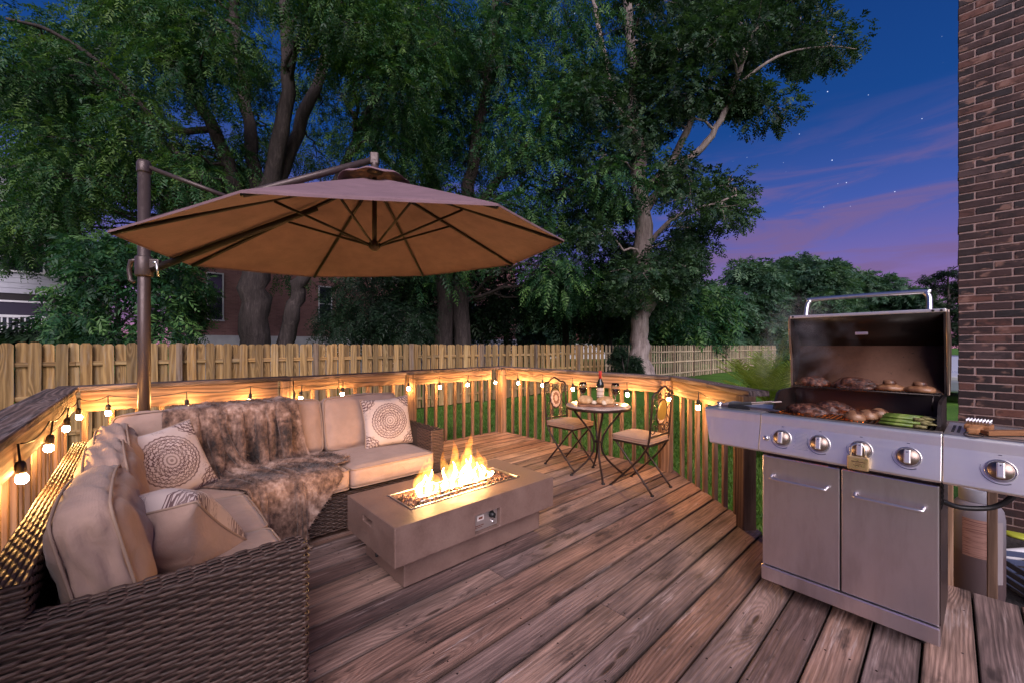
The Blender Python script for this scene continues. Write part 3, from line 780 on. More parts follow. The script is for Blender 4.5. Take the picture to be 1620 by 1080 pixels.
# the large many-stemmed tree behind the umbrella
r1 = np.random.default_rng(101)
Y1 = 12.4
def root(px, Y): 
    p = at(px, 547, Y); return Vector((p.x, p.y, GZ))
limbs = [([root(400, Y1)]+P_([(402, 520), (404, 440), (408, 340)], Y1), [0.46, 0.42, 0.39, 0.33]),
         (P_([(396, 420), (376, 310), (338, 205), (285, 120), (235, 40), (200, -60)], Y1, [0, -.3, -.8, -1.3, -1.8, -2.2]), [0.26, 0.21, 0.17, 0.12, 0.09, 0.05]),
         (P_([(404, 350), (397, 220), (380, 100), (368, -40), (360, -160)], Y1, [0, .4, .8, 1.0, 1.2]), [0.24, 0.19, 0.16, 0.12, 0.08]),
         (P_([(410, 345), (440, 230), (456, 120), (452, -30), (470, -150)], Y1, [0, -.3, -.5, -.6, -.6]), [0.27, 0.23, 0.19, 0.14, 0.09]),
         (P_([(414, 345), (470, 210), (515, 95), (540, -20), (580, -130)], Y1, [0, .5, 1.0, 1.3, 1.5]), [0.24, 0.19, 0.15, 0.11, 0.07]),
         (P_([(386, 360), (330, 285), (250, 225), (150, 190), (60, 170)], Y1, [0, .5, 1.0, 1.6, 1.9]), [0.15, 0.12, 0.09, 0.06, 0.04]),
         ([root(438, Y1+.8)]+P_([(452, 530), (468, 470), (486, 420), (520, 320), (570, 210), (610, 110)], Y1+.8), [0.30, 0.26, 0.22, 0.2, 0.16, 0.12, 0.07]),
         (P_([(340, 205), (260, 200), (170, 110), (80, 50), (10, 30)], Y1, [-.8, -1.2, -1.8, -2.4, -2.8]), [0.10, 0.08, 0.06, 0.045, 0.03])]
regs = [(420, -10, 240, 90, 17, 0.6, 3.6), (380, 20, 200, 60, 5, -2.8, -1.0), (90, 190, 100, 80, 6), (60, 110, 70, 70, 6), (130, 40, 90, 50, 5), (36, 355, 50, 45, 5, -1.5, 1.0), (300, 40, 120, 70, 6, -2.5, -.5), (300, 150, 150, 80, 11, 0.8, 3.6), (200, 250, 150, 80, 11), (110, 330, 110, 70, 8), (310, 290, 100, 60, 5, 0.6, 3.4), (470, 150, 130, 100, 8, 1.0, 3.8), (530, 40, 100, 60, 7, -2.8, -.6),
        (620, 70, 90, 90, 7), (30, 130, 50, 60, 3), (150, 90, 70, 60, 4), (590, 240, 60, 60, 4), (70, 240, 60, 50, 4), (290, 385, 60, 22, 3, 0.5, 2.5), (460, 420, 30, 14, 1, 1.0, 2.0)]
make_tree('broad_tree', 'huge many-stemmed feathery tree spreading over the umbrella', 'tree', limbs, region_clumps(regs, Y1, 3.0, r1, 1.0), L_LOCUST, 200,
          dict(L=0.34, pairs=6, ll=0.095, lw=0.036), M_BARK, r1)

# twin-trunk tree in the middle
r2 = np.random.default_rng(202); Y2 = 17.5
limbs = [([root(703, Y2)]+P_([(704, 500), (700, 400), (680, 260), (655, 100), (640, -60)], Y2, [0, 0, .3, .6, .8]), [0.44, 0.40, 0.36, 0.28, 0.2, 0.12]),
         ([root(731, Y2)]+P_([(730, 500), (733, 380), (752, 240), (775, 90), (790, -80)], Y2, [0, 0, -.3, -.6, -.8]), [0.40, 0.36, 0.32, 0.25, 0.18, 0.1]),
         (P_([(735, 360), (800, 270), (870, 190), (930, 110)], Y2, [0, -.5, -1, -1.5]), [0.2, 0.15, 0.1, 0.06]),
         (P_([(690, 330), (620, 260), (570, 200), (540, 150)], Y2, [0, -.6, -1.2, -1.6]), [0.2, 0.15, 0.1, 0.06])]
regs = [(690, 40, 150, 90, 12), (850, 50, 150, 100, 12), (620, 190, 80, 70, 5), (750, 190, 130, 90, 11), (890, 210, 110, 90, 11), (780, 330, 150, 60, 9), (915, 330, 80, 80, 8), (690, 430, 90, 30, 4), (850, 430, 90, 35, 5)]
make_tree('tall_tree', 'tall dense green tree with twin trunks in the middle behind the fence', 'tree', limbs, region_clumps(regs, Y2, 3.2, r2, 1.4), L_WALNUT, 180,
          dict(L=0.48, pairs=6, ll=0.14, lw=0.05), M_BARK, r2, branch_r=0.06)

# pale-trunked tree on the lawn in front of the fence
r3 = np.random.default_rng(303); Y3 = 16.4
limbs = [([root(1022, Y3)]+P_([(1014, 560), (1014, 500), (1024, 472), (1017, 430), (1016, 380), (1008, 250), (1000, 100), (990, -80)], Y3), [0.44, 0.36, 0.36, 0.42, 0.37, 0.36, 0.28, 0.2, 0.12]),
         (P_([(1014, 340), (1075, 262), (1110, 235), (1145, 180), (1168, 118), (1200, 40), (1260, -10)], Y3, [0, -.3, -.5, -.7, -.9, -1.1, -1.3]), [0.2, 0.16, 0.14, 0.12, 0.09, 0.07, 0.04]),
         (P_([(1012, 310), (1055, 265), (1085, 210), (1120, 130), (1150, 40), (1170, -60)], Y3, [0, .3, .5, .8, 1.0, 1.2]), [0.2, 0.16, 0.14, 0.1, 0.08, 0.05]),
         (P_([(1006, 230), (970, 150), (950, 60), (930, -50)], Y3, [0, .4, .8, 1.2]), [0.18, 0.14, 0.1, 0.07]),
         (P_([(1160, 140), (1230, 90), (1300, 75), (1355, 78)], Y3, [-.8, -1.2, -1.6, -1.9]), [0.07, 0.05, 0.035, 0.02]),
         (P_([(1018, 400), (1060, 350), (1110, 330), (1165, 310)], Y3, [0, -.5, -.9, -1.2]), [0.12, 0.09, 0.06, 0.03])]
regs = [(1020, 30, 130, 90, 12), (1180, 30, 100, 70, 12), (1110, 110, 90, 60, 9), (960, 190, 90, 90, 9), (1180, 150, 50, 40, 5), (1040, 250, 60, 60, 5), (1255, 70, 50, 40, 4), (1330, 75, 38, 16, 2),
        (1100, 300, 50, 30, 4), (1160, 320, 22, 26, 3), (980, 350, 70, 60, 6), (1085, 405, 45, 45, 6), (1050, 460, 70, 45, 6), (1000, 440, 30, 30, 2)]
cl3 = region_clumps(regs, Y3, 2.6, r3, 0.92)
make_tree('pale_tree', 'tall tree with a pale grey trunk on the lawn, its boughs against the open sky', 'tree', limbs, cl3, L_MAPLE, 185,
          dict(L=0.32, pairs=4, ll=0.125, lw=0.07), M_BARKP, r3, curl=0.3)

# understory trees behind the fence
def small_tree(name, label, px, Y, top, halfw, cat='tree', leaf=L_DARK, ncl=16, n_per=90, rad=0.8, frond=None, seed=1, stem=0.12, base_y=None, bark=M_BARK, up=0.0, low=545, lean=0.0, group=None, shell=0.45):
    rg = np.random.default_rng(seed)
    rt = root(px, Y); limbs = [([rt]+P_([(px+lean*.3, (low+top)/2+20), (px+lean*.7, (low+top*2)/3), (px+lean, top+15)], Y), [stem, stem*.8, stem*.55, stem*.2])]
    for k in range(5):
        a = rg.uniform(-1, 1); yy = rg.uniform(min(top+20, low-16), low-15)
        limbs.append((P_([(px+lean*.4, min(yy+35, low)), (px+a*halfw*.5, yy), (px+a*halfw*.9, yy-15)], Y, [0, rg.uniform(-.5, .5), rg.uniform(-1, 1)]), [stem*.5, stem*.3, stem*.12]))
    mid = (top+low)/2; cl = []
    for _ in range(ncl):
        t = rg.random(); y = top+(low-top)*t; ww = halfw*math.sqrt(max(0.08, 1-((t-0.55)/0.62)**2))
        x = px+lean*(1-t)+rg.uniform(-1, 1)*ww; p = at(x, y, Y+rg.uniform(-1, 1)*halfw*Y/640*0.8); s = rad*rg.uniform(.7, 1.25)
        if p.z < GZ+0.5: p.z = GZ+0.5+rg.random()*.4
        cl.append(((p.x, p.y, p.z), (s, s, s*.72)))
    return make_tree(name, label, cat, limbs, cl, leaf, n_per, frond or dict(L=0.5, pairs=4, ll=0.22, lw=0.085), bark, rg, group=group, twigs=2, seg=7, up=up, branch_r=0.03, shell=shell)
small_tree('young_tree', 'young leafy tree filling the gap between the white house and the umbrella pole', 186, 9.4, 390, 92, leaf=L_WALNUT, ncl=26, n_per=85, rad=0.52, seed=11, stem=0.055, frond=dict(L=0.3, pairs=5, ll=0.12, lw=0.042))
small_tree('cedar_tree', 'drooping dark cedar under the umbrella edge beside the brick house', 590, 15.0, 395, 75, leaf=L_CEDAR, ncl=26, n_per=110, rad=0.75, seed=12, stem=0.11, frond=dict(L=0.5, pairs=6, ll=0.13, lw=0.03))
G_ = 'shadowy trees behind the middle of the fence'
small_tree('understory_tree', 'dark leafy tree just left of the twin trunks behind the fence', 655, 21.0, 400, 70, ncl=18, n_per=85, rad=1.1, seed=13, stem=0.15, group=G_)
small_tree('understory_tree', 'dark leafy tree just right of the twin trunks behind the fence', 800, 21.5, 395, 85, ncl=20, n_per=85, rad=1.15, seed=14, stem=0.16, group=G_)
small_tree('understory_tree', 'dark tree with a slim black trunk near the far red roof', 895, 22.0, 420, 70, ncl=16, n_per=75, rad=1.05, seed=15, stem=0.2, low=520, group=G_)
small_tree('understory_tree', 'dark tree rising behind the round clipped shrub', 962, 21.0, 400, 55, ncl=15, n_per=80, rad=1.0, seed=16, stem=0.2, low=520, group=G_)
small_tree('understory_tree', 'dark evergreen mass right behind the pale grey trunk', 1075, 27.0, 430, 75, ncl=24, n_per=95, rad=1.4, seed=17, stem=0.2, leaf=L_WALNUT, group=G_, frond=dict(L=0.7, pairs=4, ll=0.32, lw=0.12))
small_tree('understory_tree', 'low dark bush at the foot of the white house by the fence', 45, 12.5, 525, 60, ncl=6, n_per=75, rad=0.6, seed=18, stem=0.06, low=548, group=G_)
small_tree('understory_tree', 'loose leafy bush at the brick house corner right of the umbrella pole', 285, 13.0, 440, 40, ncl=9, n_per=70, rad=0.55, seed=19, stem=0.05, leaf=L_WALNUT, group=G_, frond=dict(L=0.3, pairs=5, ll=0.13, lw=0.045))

# clipped round shrub beside the pale trunk
small_tree('round_shrub', 'rounded dark green conifer shrub in front of the fence beside the pale trunk', 990, 15.2, 552, 19, cat='shrub', leaf=L_CEDAR, ncl=42, n_per=130, rad=0.24, seed=31, stem=0.06, low=602, frond=dict(L=0.13, pairs=4, ll=0.06, lw=0.018), up=0.45)

# the far tree line beyond the lawn
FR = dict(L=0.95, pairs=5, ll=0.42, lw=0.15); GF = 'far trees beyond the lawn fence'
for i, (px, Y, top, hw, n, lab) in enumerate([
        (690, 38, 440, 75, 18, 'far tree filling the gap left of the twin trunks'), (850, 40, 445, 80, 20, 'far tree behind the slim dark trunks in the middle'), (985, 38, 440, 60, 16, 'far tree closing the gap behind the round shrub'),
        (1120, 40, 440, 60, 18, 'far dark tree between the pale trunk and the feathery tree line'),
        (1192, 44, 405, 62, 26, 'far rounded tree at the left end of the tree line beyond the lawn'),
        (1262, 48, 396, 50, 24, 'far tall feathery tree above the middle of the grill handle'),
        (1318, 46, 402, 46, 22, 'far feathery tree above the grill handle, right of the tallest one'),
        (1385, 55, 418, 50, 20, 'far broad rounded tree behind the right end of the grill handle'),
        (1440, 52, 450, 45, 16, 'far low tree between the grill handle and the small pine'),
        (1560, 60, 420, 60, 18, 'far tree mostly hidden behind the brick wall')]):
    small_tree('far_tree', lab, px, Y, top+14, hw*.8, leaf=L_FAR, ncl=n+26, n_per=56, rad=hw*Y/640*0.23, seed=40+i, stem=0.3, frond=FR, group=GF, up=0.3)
# small pine by the wall
rp = np.random.default_rng(77); Yp = 42.0
base = root(1500, Yp); limbs = [([base]+P_([(1500, 520), (1500, 470), (1500, 424)], Yp), [0.22, 0.17, 0.12, 0.03])]; cl = []
for (dx, y) in [(-30, 440), (22, 445), (-24, 462), (26, 470), (-33, 485), (30, 492), (-26, 505), (22, 515), (0, 430), (-12, 450), (12, 460), (-10, 480), (12, 490), (0, 510), (-38, 520), (36, 528), (-20, 530), (10, 535)]:
    p = at(1500+dx, y, Yp+rp.uniform(-1.2, 1.2)); cl.append(((p.x, p.y, p.z), (0.75, 0.75, 0.22)))
make_tree('pine_tree', 'small open pine with level boughs at the edge of the brick wall', 'tree', limbs, cl, L_DARK, 60, dict(L=0.5, pairs=4, ll=0.35, lw=0.09), M_BARK, rp, twigs=1)

# ---------------------------------------------------------------- palm on the lawn behind the grill
def palm():
    rg = np.random.default_rng(88); c = at(1216, 547, 6.2); t = thing('palm_plant', 'bushy green fan of palm fronds rising behind the grill', 'palm', (c.x, c.y, GZ))
    mb = MB(); mb.lathe([(0.07, 0.0), (0.085, 0.2), (0.07, 0.65), (0.05, 0.9)], 12); mb.build('trunk', M_BARK, t)
    for k in range(34):
        a = k*2.399; el = rg.uniform(0.6, 1.42); L = rg.uniform(0.75, 1.05)
        d = Vector((math.cos(a)*math.cos(el), math.sin(a)*math.cos(el), math.sin(el)))
        pts = []; p = Vector((0, 0, 0.85)); dd = d.copy()
        for i in range(12):
            pts.append(p.copy()); p = p+dd*L/11; dd = (dd+Vector((0, 0, -0.03-0.03*(1-el/1.3)))).normalized()
        V = []; F = []
        S = dd.cross(Vector((0, 0, 1))).normalized()
        for i in range(2, 12):
            for h in (0.0, 0.5):
                q = pts[i].lerp(pts[min(i+1, 11)], h); tdir = (pts[min(i+1, 11)]-pts[i-1]).normalized()
                ln = 0.25*math.sin(math.pi*min(0.97, (i+h)/12*0.9+0.12))+0.05
                for s in (-1, 1):
                    ax = (S*s*0.9+tdir*0.75+Vector((0, 0, 0.12))+Vector(rg.normal(size=3))*0.07).normalized(); wv = ax.cross(S*s+Vector((0, 0, 1))).normalized()*0.009
                    e = q+ax*ln+Vector((0, 0, -0.12*ln)); m = q+ax*ln*0.4
                    b0 = len(V); V += [q, m+wv, e, m-wv]; F.append((b0, b0+1, b0+2, b0+3))
        tb = MB(); tb.tube(pts, [0.009*(1-i/14) for i in range(12)], 5); n0 = len(tb.v); tb.add(V, F)
        m = tb.mesh('frond'); m.materials.append(L_PALM)
        at_ = m.attributes.new('tone', 'FLOAT', 'POINT'); at_.data.foreach_set('value', np.full(len(m.vertices), rg.random(), np.float32))
        o = bpy.data.objects.new('frond', m); link(o, t)
palm()

# ---------------------------------------------------------------- grass
def grass():
    rg = np.random.default_rng(5); n = 78000
    u = rg.random((n*3, 2)); X = 0.2+u[:, 0]*10.5; Yv = -0.5+u[:, 1]*10.3
    inside = ((X < 4.16) & (Yv < 4.80) & (Yv > 1.9)) | ((X < 3.3+np.clip((Yv-0.9), 0, 1)*0.9) & (Yv <= 1.95)) | ((X < 5.6) & (Yv < 0.5)) | ((X > 5) & (Yv < 0.0))
    dist = np.hypot(X, Yv); keep = (~inside) & (rg.random(len(X)) < np.clip(6.2/dist, 0, 1)**1.6)
    X, Yv = X[keep][:n], Yv[keep][:n]; n = len(X)
    h = rg.uniform(0.035, 0.085, n); w = rg.uniform(0.004, 0.008, n)*(1+np.hypot(X, Yv)/12); a = rg.uniform(0, math.pi, n)
    lean = rg.normal(size=(n, 2))*0.03
    b = np.stack([X, Yv, np.full(n, GZ-0.005)], 1); wv = np.stack([np.cos(a)*w, np.sin(a)*w, np.zeros(n)], 1)
    tip = b+np.stack([lean[:, 0], lean[:, 1], h], 1)
    V = np.stack([b-wv, b+wv, tip], 1).reshape(-1, 3); F = np.arange(n*3).reshape(n, 3)
    m = npmesh('grass', V, F, L_BLADE, attrs={'tone': np.repeat(rg.random(n), 3)})
    o = bpy.data.objects.new('grass', m); link(o); tag(o, 'blades of green grass growing around the deck', 'grass', kind='stuff')
grass()
# ---------------------------------------------------------------- cantilever umbrella
M_RIB = mat('dark_rib_metal', col=(0.020, 0.013, 0.012), rough=0.4, metal=0.3)
def umbrella():
    c = Vector((1.476, 3.31, 0)); zr = 2.09; R = 1.6; TX = 0.078; apex = 2.72
    pole = Vector((0.038, 4.19, 0))
    t = thing('cantilever_umbrella', 'large taupe cantilever umbrella on a dark bronze pole over the sofa', 'umbrella', (pole.x, pole.y, 0))
    c = c-pole
    cz = 2.09
    def rim(a, rr=R, z=None): 
        x, y = rr*math.cos(a), rr*math.sin(a)
        return Vector((c.x+x, c.y+y, (cz if z is None else z)+TX*x))
    hubp = Vector((c.x, c.y, apex))
    # canopy: eight panels, each sagging a little between its ribs
    vs = []; fs = []; NR, NA = 9, 6
    def corner(k, q):
        an = k*math.pi/4; x, y = R*q*math.cos(an), R*q*math.sin(an)
        return Vector((c.x+x, c.y+y, apex+(cz-apex)*(q**1.03)+TX*x))
    def surf(a, q):
        k = a/(math.pi/4); i = math.floor(k+1e-6); f = max(0.0, k-i)
        p = corner(i, q).lerp(corner(i+1, q), f); g = 4*f*(1-f)
        return p+Vector((0, 0, -g*0.03*math.sin(math.pi*min(1, q*0.96))))
    def canopy(q0, q1, n, dz, name, edge=0.0):
        mb = MB(); A = 8*NA
        for i in range(n+1):
            q = q0+(q1-q0)*i/n
            for j in range(A): mb.v.append(tuple(surf(2*math.pi*j/A, q)+Vector((0, 0, dz))))
        for i in range(n):
            for j in range(A):
                mb.f.append((i*A+j, i*A+(j+1) % A, (i+1)*A+(j+1) % A, (i+1)*A+j)); mb.sm.append(True)
        # hem turned down at the rim
        b0 = len(mb.v)
        for j in range(A): p = Vector(mb.v[n*A+j]); mb.v.append((p.x, p.y, p.z-0.012-edge))
        for j in range(A): mb.f.append((n*A+j, n*A+(j+1) % A, b0+(j+1) % A, b0+j)); mb.sm.append(False)
        o = mb.build(name, M_CANOPY, t); md = o.modifiers.new('solid', 'SOLIDIFY'); md.thickness = 0.003; return o
    can = canopy(0.10, 1.0, NR, 0.0, 'canopy')
    # scalloped vent cap on top
    mb = MB(); A = 64
    for i, (rr, z) in enumerate([(0.03, 0.065), (0.13, 0.035), (0.25, -0.012), (0.29, -0.038)]):
        for j in range(A):
            a = 2*math.pi*j/A; wv = 0.009*math.sin(a*8)*(i >= 2)
            mb.v.append((c.x+rr*math.cos(a), c.y+rr*math.sin(a), apex+z+wv+TX*rr*math.cos(a)*.5))
    for i in range(3):
        for j in range(A): mb.f.append((i*A+j, i*A+(j+1) % A, (i+1)*A+(j+1) % A, (i+1)*A+j)); mb.sm.append(True)
    o = mb.build('vent_cap', M_CANOPY, can); md = o.modifiers.new('solid', 'SOLIDIFY'); md.thickness = 0.003
    hub = Vector((c.x, c.y, 2.145))
    for k in range(8):
        a = k*math.pi/4
        pts = [surf(a+1e-4, q)-Vector((0, 0, 0.018)) for q in (0.06, 0.3, 0.55, 0.8, 0.995)]
        rb = MB().tube(pts, 0.0135, 6).build('rib', M_RIB, t)
        MB().tube([hub+Vector((0.03*math.cos(a), 0.03*math.sin(a), 0)), surf(a+1e-4, 0.47)-Vector((0, 0, 0.03))], 0.010, 6).build('strut', M_RIB, rb)
    mb = MB(); mb.tube([hub, hubp+Vector((0, 0, 0.0))], 0.02, 12); mb.lathe([(0.02, -0.045), (0.035, -0.03), (0.05, -0.01), (0.05, 0.02), (0.03, 0.04)], 16, hub)
    mb.build('hub', M_BRONZE, t)
    fin = hubp+Vector((0, 0, 0.045))
    mb = MB(); mb.lathe([(0.06, 0.0), (0.05, 0.03), (0.032, 0.045), (0.030, 0.09), (0.034, 0.10)], 16, fin); mb.box(tuple(fin+Vector((0.0, 0, 0.115))), (0.07, 0.06, 0.10), rot=Euler((0, 0, math.atan2(-c.y, -c.x))), ch=0.012)
    mb.build('top_bracket', M_POLE, t)
    # pole
    mb = MB(); mb.tube([(0, 0, 0.02), (0, 0, 2.66)], 0.039, 20); mb.build('pole', M_POLE, t)
    MB().lathe([(0.043, 2.62), (0.046, 2.63), (0.046, 2.69), (0.037, 2.715), (0.0, 2.72)], 20).build('pole_cap', M_POLE, t)
    boom_end = fin+Vector((0.02, 0, 0.125)); d = Vector((c.x, c.y, 0)).normalized()
    boom0 = Vector((0, 0, 2.236))+d*0.0
    MB().tube([boom0, boom0.lerp(boom_end, 0.5)+Vector((0, 0, 0.006)), boom_end], [0.03, 0.03, 0.026], 12).build('boom', M_POLE, t)
    MB().tube([Vector((0, 0, 2.665))+d*0.04, boom0.lerp(boom_end, 0.34)+Vector((0, 0, 0.02))], 0.017, 10).build('upper_strut', M_POLE, t)
    low_end = d*1.234+Vector((0, 0, 2.435))
    MB().tube([Vector((0, 0, 1.885))+d*0.05, low_end], [0.026, 0.022], 12).build('lower_arm', M_RIB, t)
    mb = MB(); mb.lathe([(0.051, 1.83), (0.055, 1.84), (0.055, 1.97), (0.050, 1.98)], 20)
    mb.box((0.075*d.x, 0.075*d.y, 1.925), (0.07, 0.05, 0.075), rot=Euler((0, 0, math.atan2(d.y, d.x))), ch=0.01)
    cl = mb.build('clamp', M_POLE, t)
    sd = Vector((-d.x, -d.y, 0)); r_ = Vector((-0.7337, 0.6794, 0))
    mb = MB(); g = r_
    mb.tube([g*0.055+Vector((0, 0, 1.955)), g*0.10+Vector((0, 0, 1.95)), g*0.115+Vector((0, 0, 1.88)), g*0.105+Vector((0, 0, 1.80)), g*0.075+Vector((0, 0, 1.785))], [0.016, 0.017, 0.015, 0.015, 0.013], 10)
    mb.build('crank_handle', M_POLE, cl)
    mb = MB(); g = -r_; mb.lathe([(0.012, 0), (0.014, 0.03), (0.01, 0.04)], 10, tuple(g*0.06+Vector((0, 0, 1.935))), axis=tuple(g)); mb.tube([g*0.095+Vector((0, 0, 1.94)), g*0.105+Vector((0, 0, 1.83))], [0.010, 0.006], 8)
    mb.build('lock_lever', M_CHROME, cl)
    mb = MB()
    for a in (0, math.pi/2): mb.box((0, 0, 0.025), (1.0, 0.08, 0.045), rot=Euler((0, 0, a+0.6)), ch=0.006)
    mb.lathe([(0.07, 0.04), (0.07, 0.3), (0.052, 0.32)], 16)
    mb.build('cross_base', M_POLE, t)
umbrella()

# ---------------------------------------------------------------- wicker sectional sofa
def strand(parent, path, normals, up, w=0.0108, t=0.0034, amp=0.0036, stake=0.037, phase=0.0, per=7, name='wicker_strand'):
    """one flat woven strand following a path, going over and under the stakes"""
    P = [Vector(p) for p in path]; out = []; s = 0.0
    V = []; F = []; jw = random.uniform(0.75, 1.2); jf = random.uniform(9, 19); jp = random.uniform(0, 6)
    samples = []
    for i in range(len(P)-1):
        L = (P[i+1]-P[i]).length; n = max(1, int(L/stake*per))
        for k in range(n): samples.append((P[i].lerp(P[i+1], k/n), normals[i], up[i], s+L*k/n))
        s += L
    samples.append((P[-1], normals[-1], up[-1], s))
    for (p, n, u, d) in samples:
        ph = math.pi*d/stake+phase; o = max(-1.0, min(1.0, math.sin(ph)*2.4+0.2))*amp
        q = p+n*(o*jw+amp)+u*(0.0009*math.sin(d*jf+jp))
        V += [q+u*(w/2)-n*t*0.6, q+u*(w*0.3)+n*t*0.4, q-u*(w*0.3)+n*t*0.4, q-u*(w/2)-n*t*0.6]
    for i in range(len(samples)-1):
        for k in range(3): a = i*4+k; F.append((a, a+1, a+5, a+4))
    mb = MB(); mb.add(V, F, True); m = mb.mesh(name); m.materials.append(M_WICKER)
    o = bpy.data.objects.new(name, m); link(o, parent); return o
PITCH = 0.0126
def weave(parent, corner, path2, rows, up, n_of, stake=0.037, amp=0.0036):
    """rows of strands stacked along up; path2 is the polyline of one row, n_of the outward normal of each leg"""
    for r in range(rows):
        off = Vector(up)*(r*PITCH+PITCH/2)
        P = []; N = []; U = []
        for i, p in enumerate(path2):
            P.append(Vector(corner)+Vector(p)+off); N.append(Vector(n_of[min(i, len(n_of)-1)])); U.append(Vector(up))
        strand(parent, P, N, U, phase=math.pi*(r % 2)+random.uniform(-.3, .3), stake=stake, amp=amp)

def cushion(name, parent, c, d, puff=(0.02, 0.02, 0.03), rot=None, mat_=None, seed=0, wr=0.006, rnd=0.035, piping=True, n=16):
    """box cushion with crowned faces, rounded corners, wrinkles and piping; d is (x, y, z) size"""
    rg = np.random.default_rng(seed); hx, hy, hz = d[0]/2, d[1]/2, d[2]/2
    bm = bmesh.new(); bmesh.ops.create_cube(bm, size=2.0)
    bmesh.ops.subdivide_edges(bm, edges=list(bm.edges), cuts=n-1, use_grid_fill=True)
    ph = rg.uniform(0, 6, 6)
    for v in bm.verts:
        x, y, z = v.co
        # denser spacing near the edges
        ex, ey, ez = [math.copysign(abs(q)**0.85, q) for q in (x, y, z)]
        p = [ex*hx, ey*hy, ez*hz]; cx, cyy, czz = 1-ex*ex, 1-ey*ey, 1-ez*ez
        p[0] += ex*puff[0]*(cyy**0.7)*(czz**0.7)*1.0
        p[1] += ey*puff[1]*(cx**0.7)*(czz**0.7)
        p[2] += ez*puff[2]*(cx**0.7)*(cyy**0.7)
        # rounded corners
        q = [abs(ex)*hx, abs(ey)*hy, abs(ez)*hz]; h = (hx, hy, hz)
        o = [max(0.0, q[i]-(h[i]-rnd)) for i in range(3)]
        l = math.sqrt(sum(k*k for k in o))
        if l > rnd:
            f = rnd/l
            for i in range(3):
                if o[i] > 0: p[i] -= math.copysign(o[i]*(1-f), (ex, ey, ez)[i])
        w = wr*(math.sin(ex*9+ey*4+ph[0])*math.sin(ez*5+ph[1])*0.5+math.sin(ex*5.0+ez*7+ey*11+ph[2])*0.35+math.sin(ey*17+ph[3]+ex*6)*0.25)*(cx+cyy+czz)*0.5
        for i in range(3): p[i] += (ex, ey, ez)[i]*w
        v.co = p
    for f in bm.faces: f.smooth = True
    m = bpy.data.meshes.new(name); bm.to_mesh(m); bm.free(); m.materials.append(mat_ or M_CUSH)
    o = bpy.data.objects.new(name, m); link(o, parent); o.location = c
    if rot is not None: o.rotation_euler = rot
    if piping:
        ax = int(np.argmin(d)); a, b_ = [i for i in range(3) if i != ax]; h = (hx, hy, hz)
        for s in (-1, 1):
            loop = []
            for (sa, sb) in ((-1, -1), (1, -1), (1, 1), (-1, 1)):
                cc = [0, 0, 0]; cc[a] = sa*(h[a]-rnd); cc[b_] = sb*(h[b_]-rnd)
                a0 = math.atan2(sb, sa)
                for da in (-0.7, -0.25, 0.25, 0.7):
                    p = list(cc); p[a] += math.cos(a0+da)*rnd*0.93; p[b_] += math.sin(a0+da)*rnd*0.93; p[ax] = s*(h[ax]-rnd*0.28)
                    loop.append(p)
            # refine the straight runs
            ref = []
            for i in range(len(loop)):
                p, q = Vector(loop[i]), Vector(loop[(i+1) % len(loop)]); k = 5 if (q-p).length > 0.1 else 1
                for j in range(k):
                    e = p.lerp(q, j/k); g = 4*(j/k)*(1-j/k)
                    e[a] += math.copysign(puff[a]*0.55*g, e[a]) if abs(abs(e[a])-h[a]) < rnd and k > 1 else 0
                    e[b_] += math.copysign(puff[b_]*0.55*g, e[b_]) if abs(abs(e[b_])-h[b_]) < rnd and k > 1 else 0
                    ref.append(e)
            MB().tube(ref, 0.0048, 6, closed=True).build('piping', M_PIPE, o)
    return o

def sofa_left():
    t = thing('sofa_section', 'brown wicker sofa section along the side railing with its woven arm up front', 'sofa', (0, 0, 0), 0, 'wicker sectional sofa')
    # cores the strands are woven round
    MB().box((0.07, 1.575, 0.315), (0.72, 0.085, 0.575), ch=0.01).build('arm', M_WICKD, t)
    MB().box((-0.2475, 2.62, 0.365), (0.075, 2.06, 0.675), ch=0.01).build('back_frame', M_WICKD, t)
    MB().box((0.115, 2.25, 0.17), (0.62, 1.24, 0.24)).build('base', M_WICKD, t)
    for x in (-0.22, 0.36): MB().box((x, 1.585, 0.012), (0.05, 0.05, 0.022)).build('foot', M_BLACK, t)
    x0, x1, y0, y1 = -0.29, 0.435, 1.528, 1.622
    # arm: strands run along the outer side, round the end and a little way back
    weave(t, (0, 0, 0.028), [(x0-0.25, y0, 0), (x1, y0, 0), (x1+.004, y1, 0), (x1-0.30, y1, 0)], 46, (0, 0, 1), [(0, -1, 0), (1, 0, 0), (0, 1, 0)])
    # arm top
    weave(t, (0, y0-0.001, 0.603), [(x0-0.25, 0, 0), (x1+0.004, 0, 0)], 8, (0, 1, 0), [(0, 0, 1)])
    # back frame: top, inner side, near end
    weave(t, (-0.292, 0, 0.703), [(0, 1.58, 0), (0, 3.66, 0)], 7, (1, 0, 0), [(0, 0, 1)], stake=0.037, amp=0.0014)
    weave(t, (0, 0, 0.60), [(-0.21, 3.0, 0), (-0.208, 1.59, 0), (-0.29, 1.588, 0)], 8, (0, 0, 1), [(1, 0, 0), (0, -1, 0)])
    # seat and back cushions
    for i, (a, e) in enumerate(((1.635, 2.205), (2.21, 2.79))):
        cushion('seat_cushion', t, (0.135, (a+e)/2, 0.375), (0.66, e-a-0.004, 0.145), (0.008, 0.004, 0.016), seed=i, wr=0.003)
    rt = [0.22, 0.16, 0.14]
    for i, (a, e) in enumerate(((1.66, 2.25), (2.26, 2.83), (2.84, 3.38))):
        cushion('back_cushion', t, (-0.075, (a+e)/2, 0.635), (0.15, e-a-0.01, 0.39), (0.036, 0.012, 0.03), rot=(0, -rt[i], random.uniform(-.05, .05)), seed=10+i, wr=0.016, rnd=0.045)
    return t
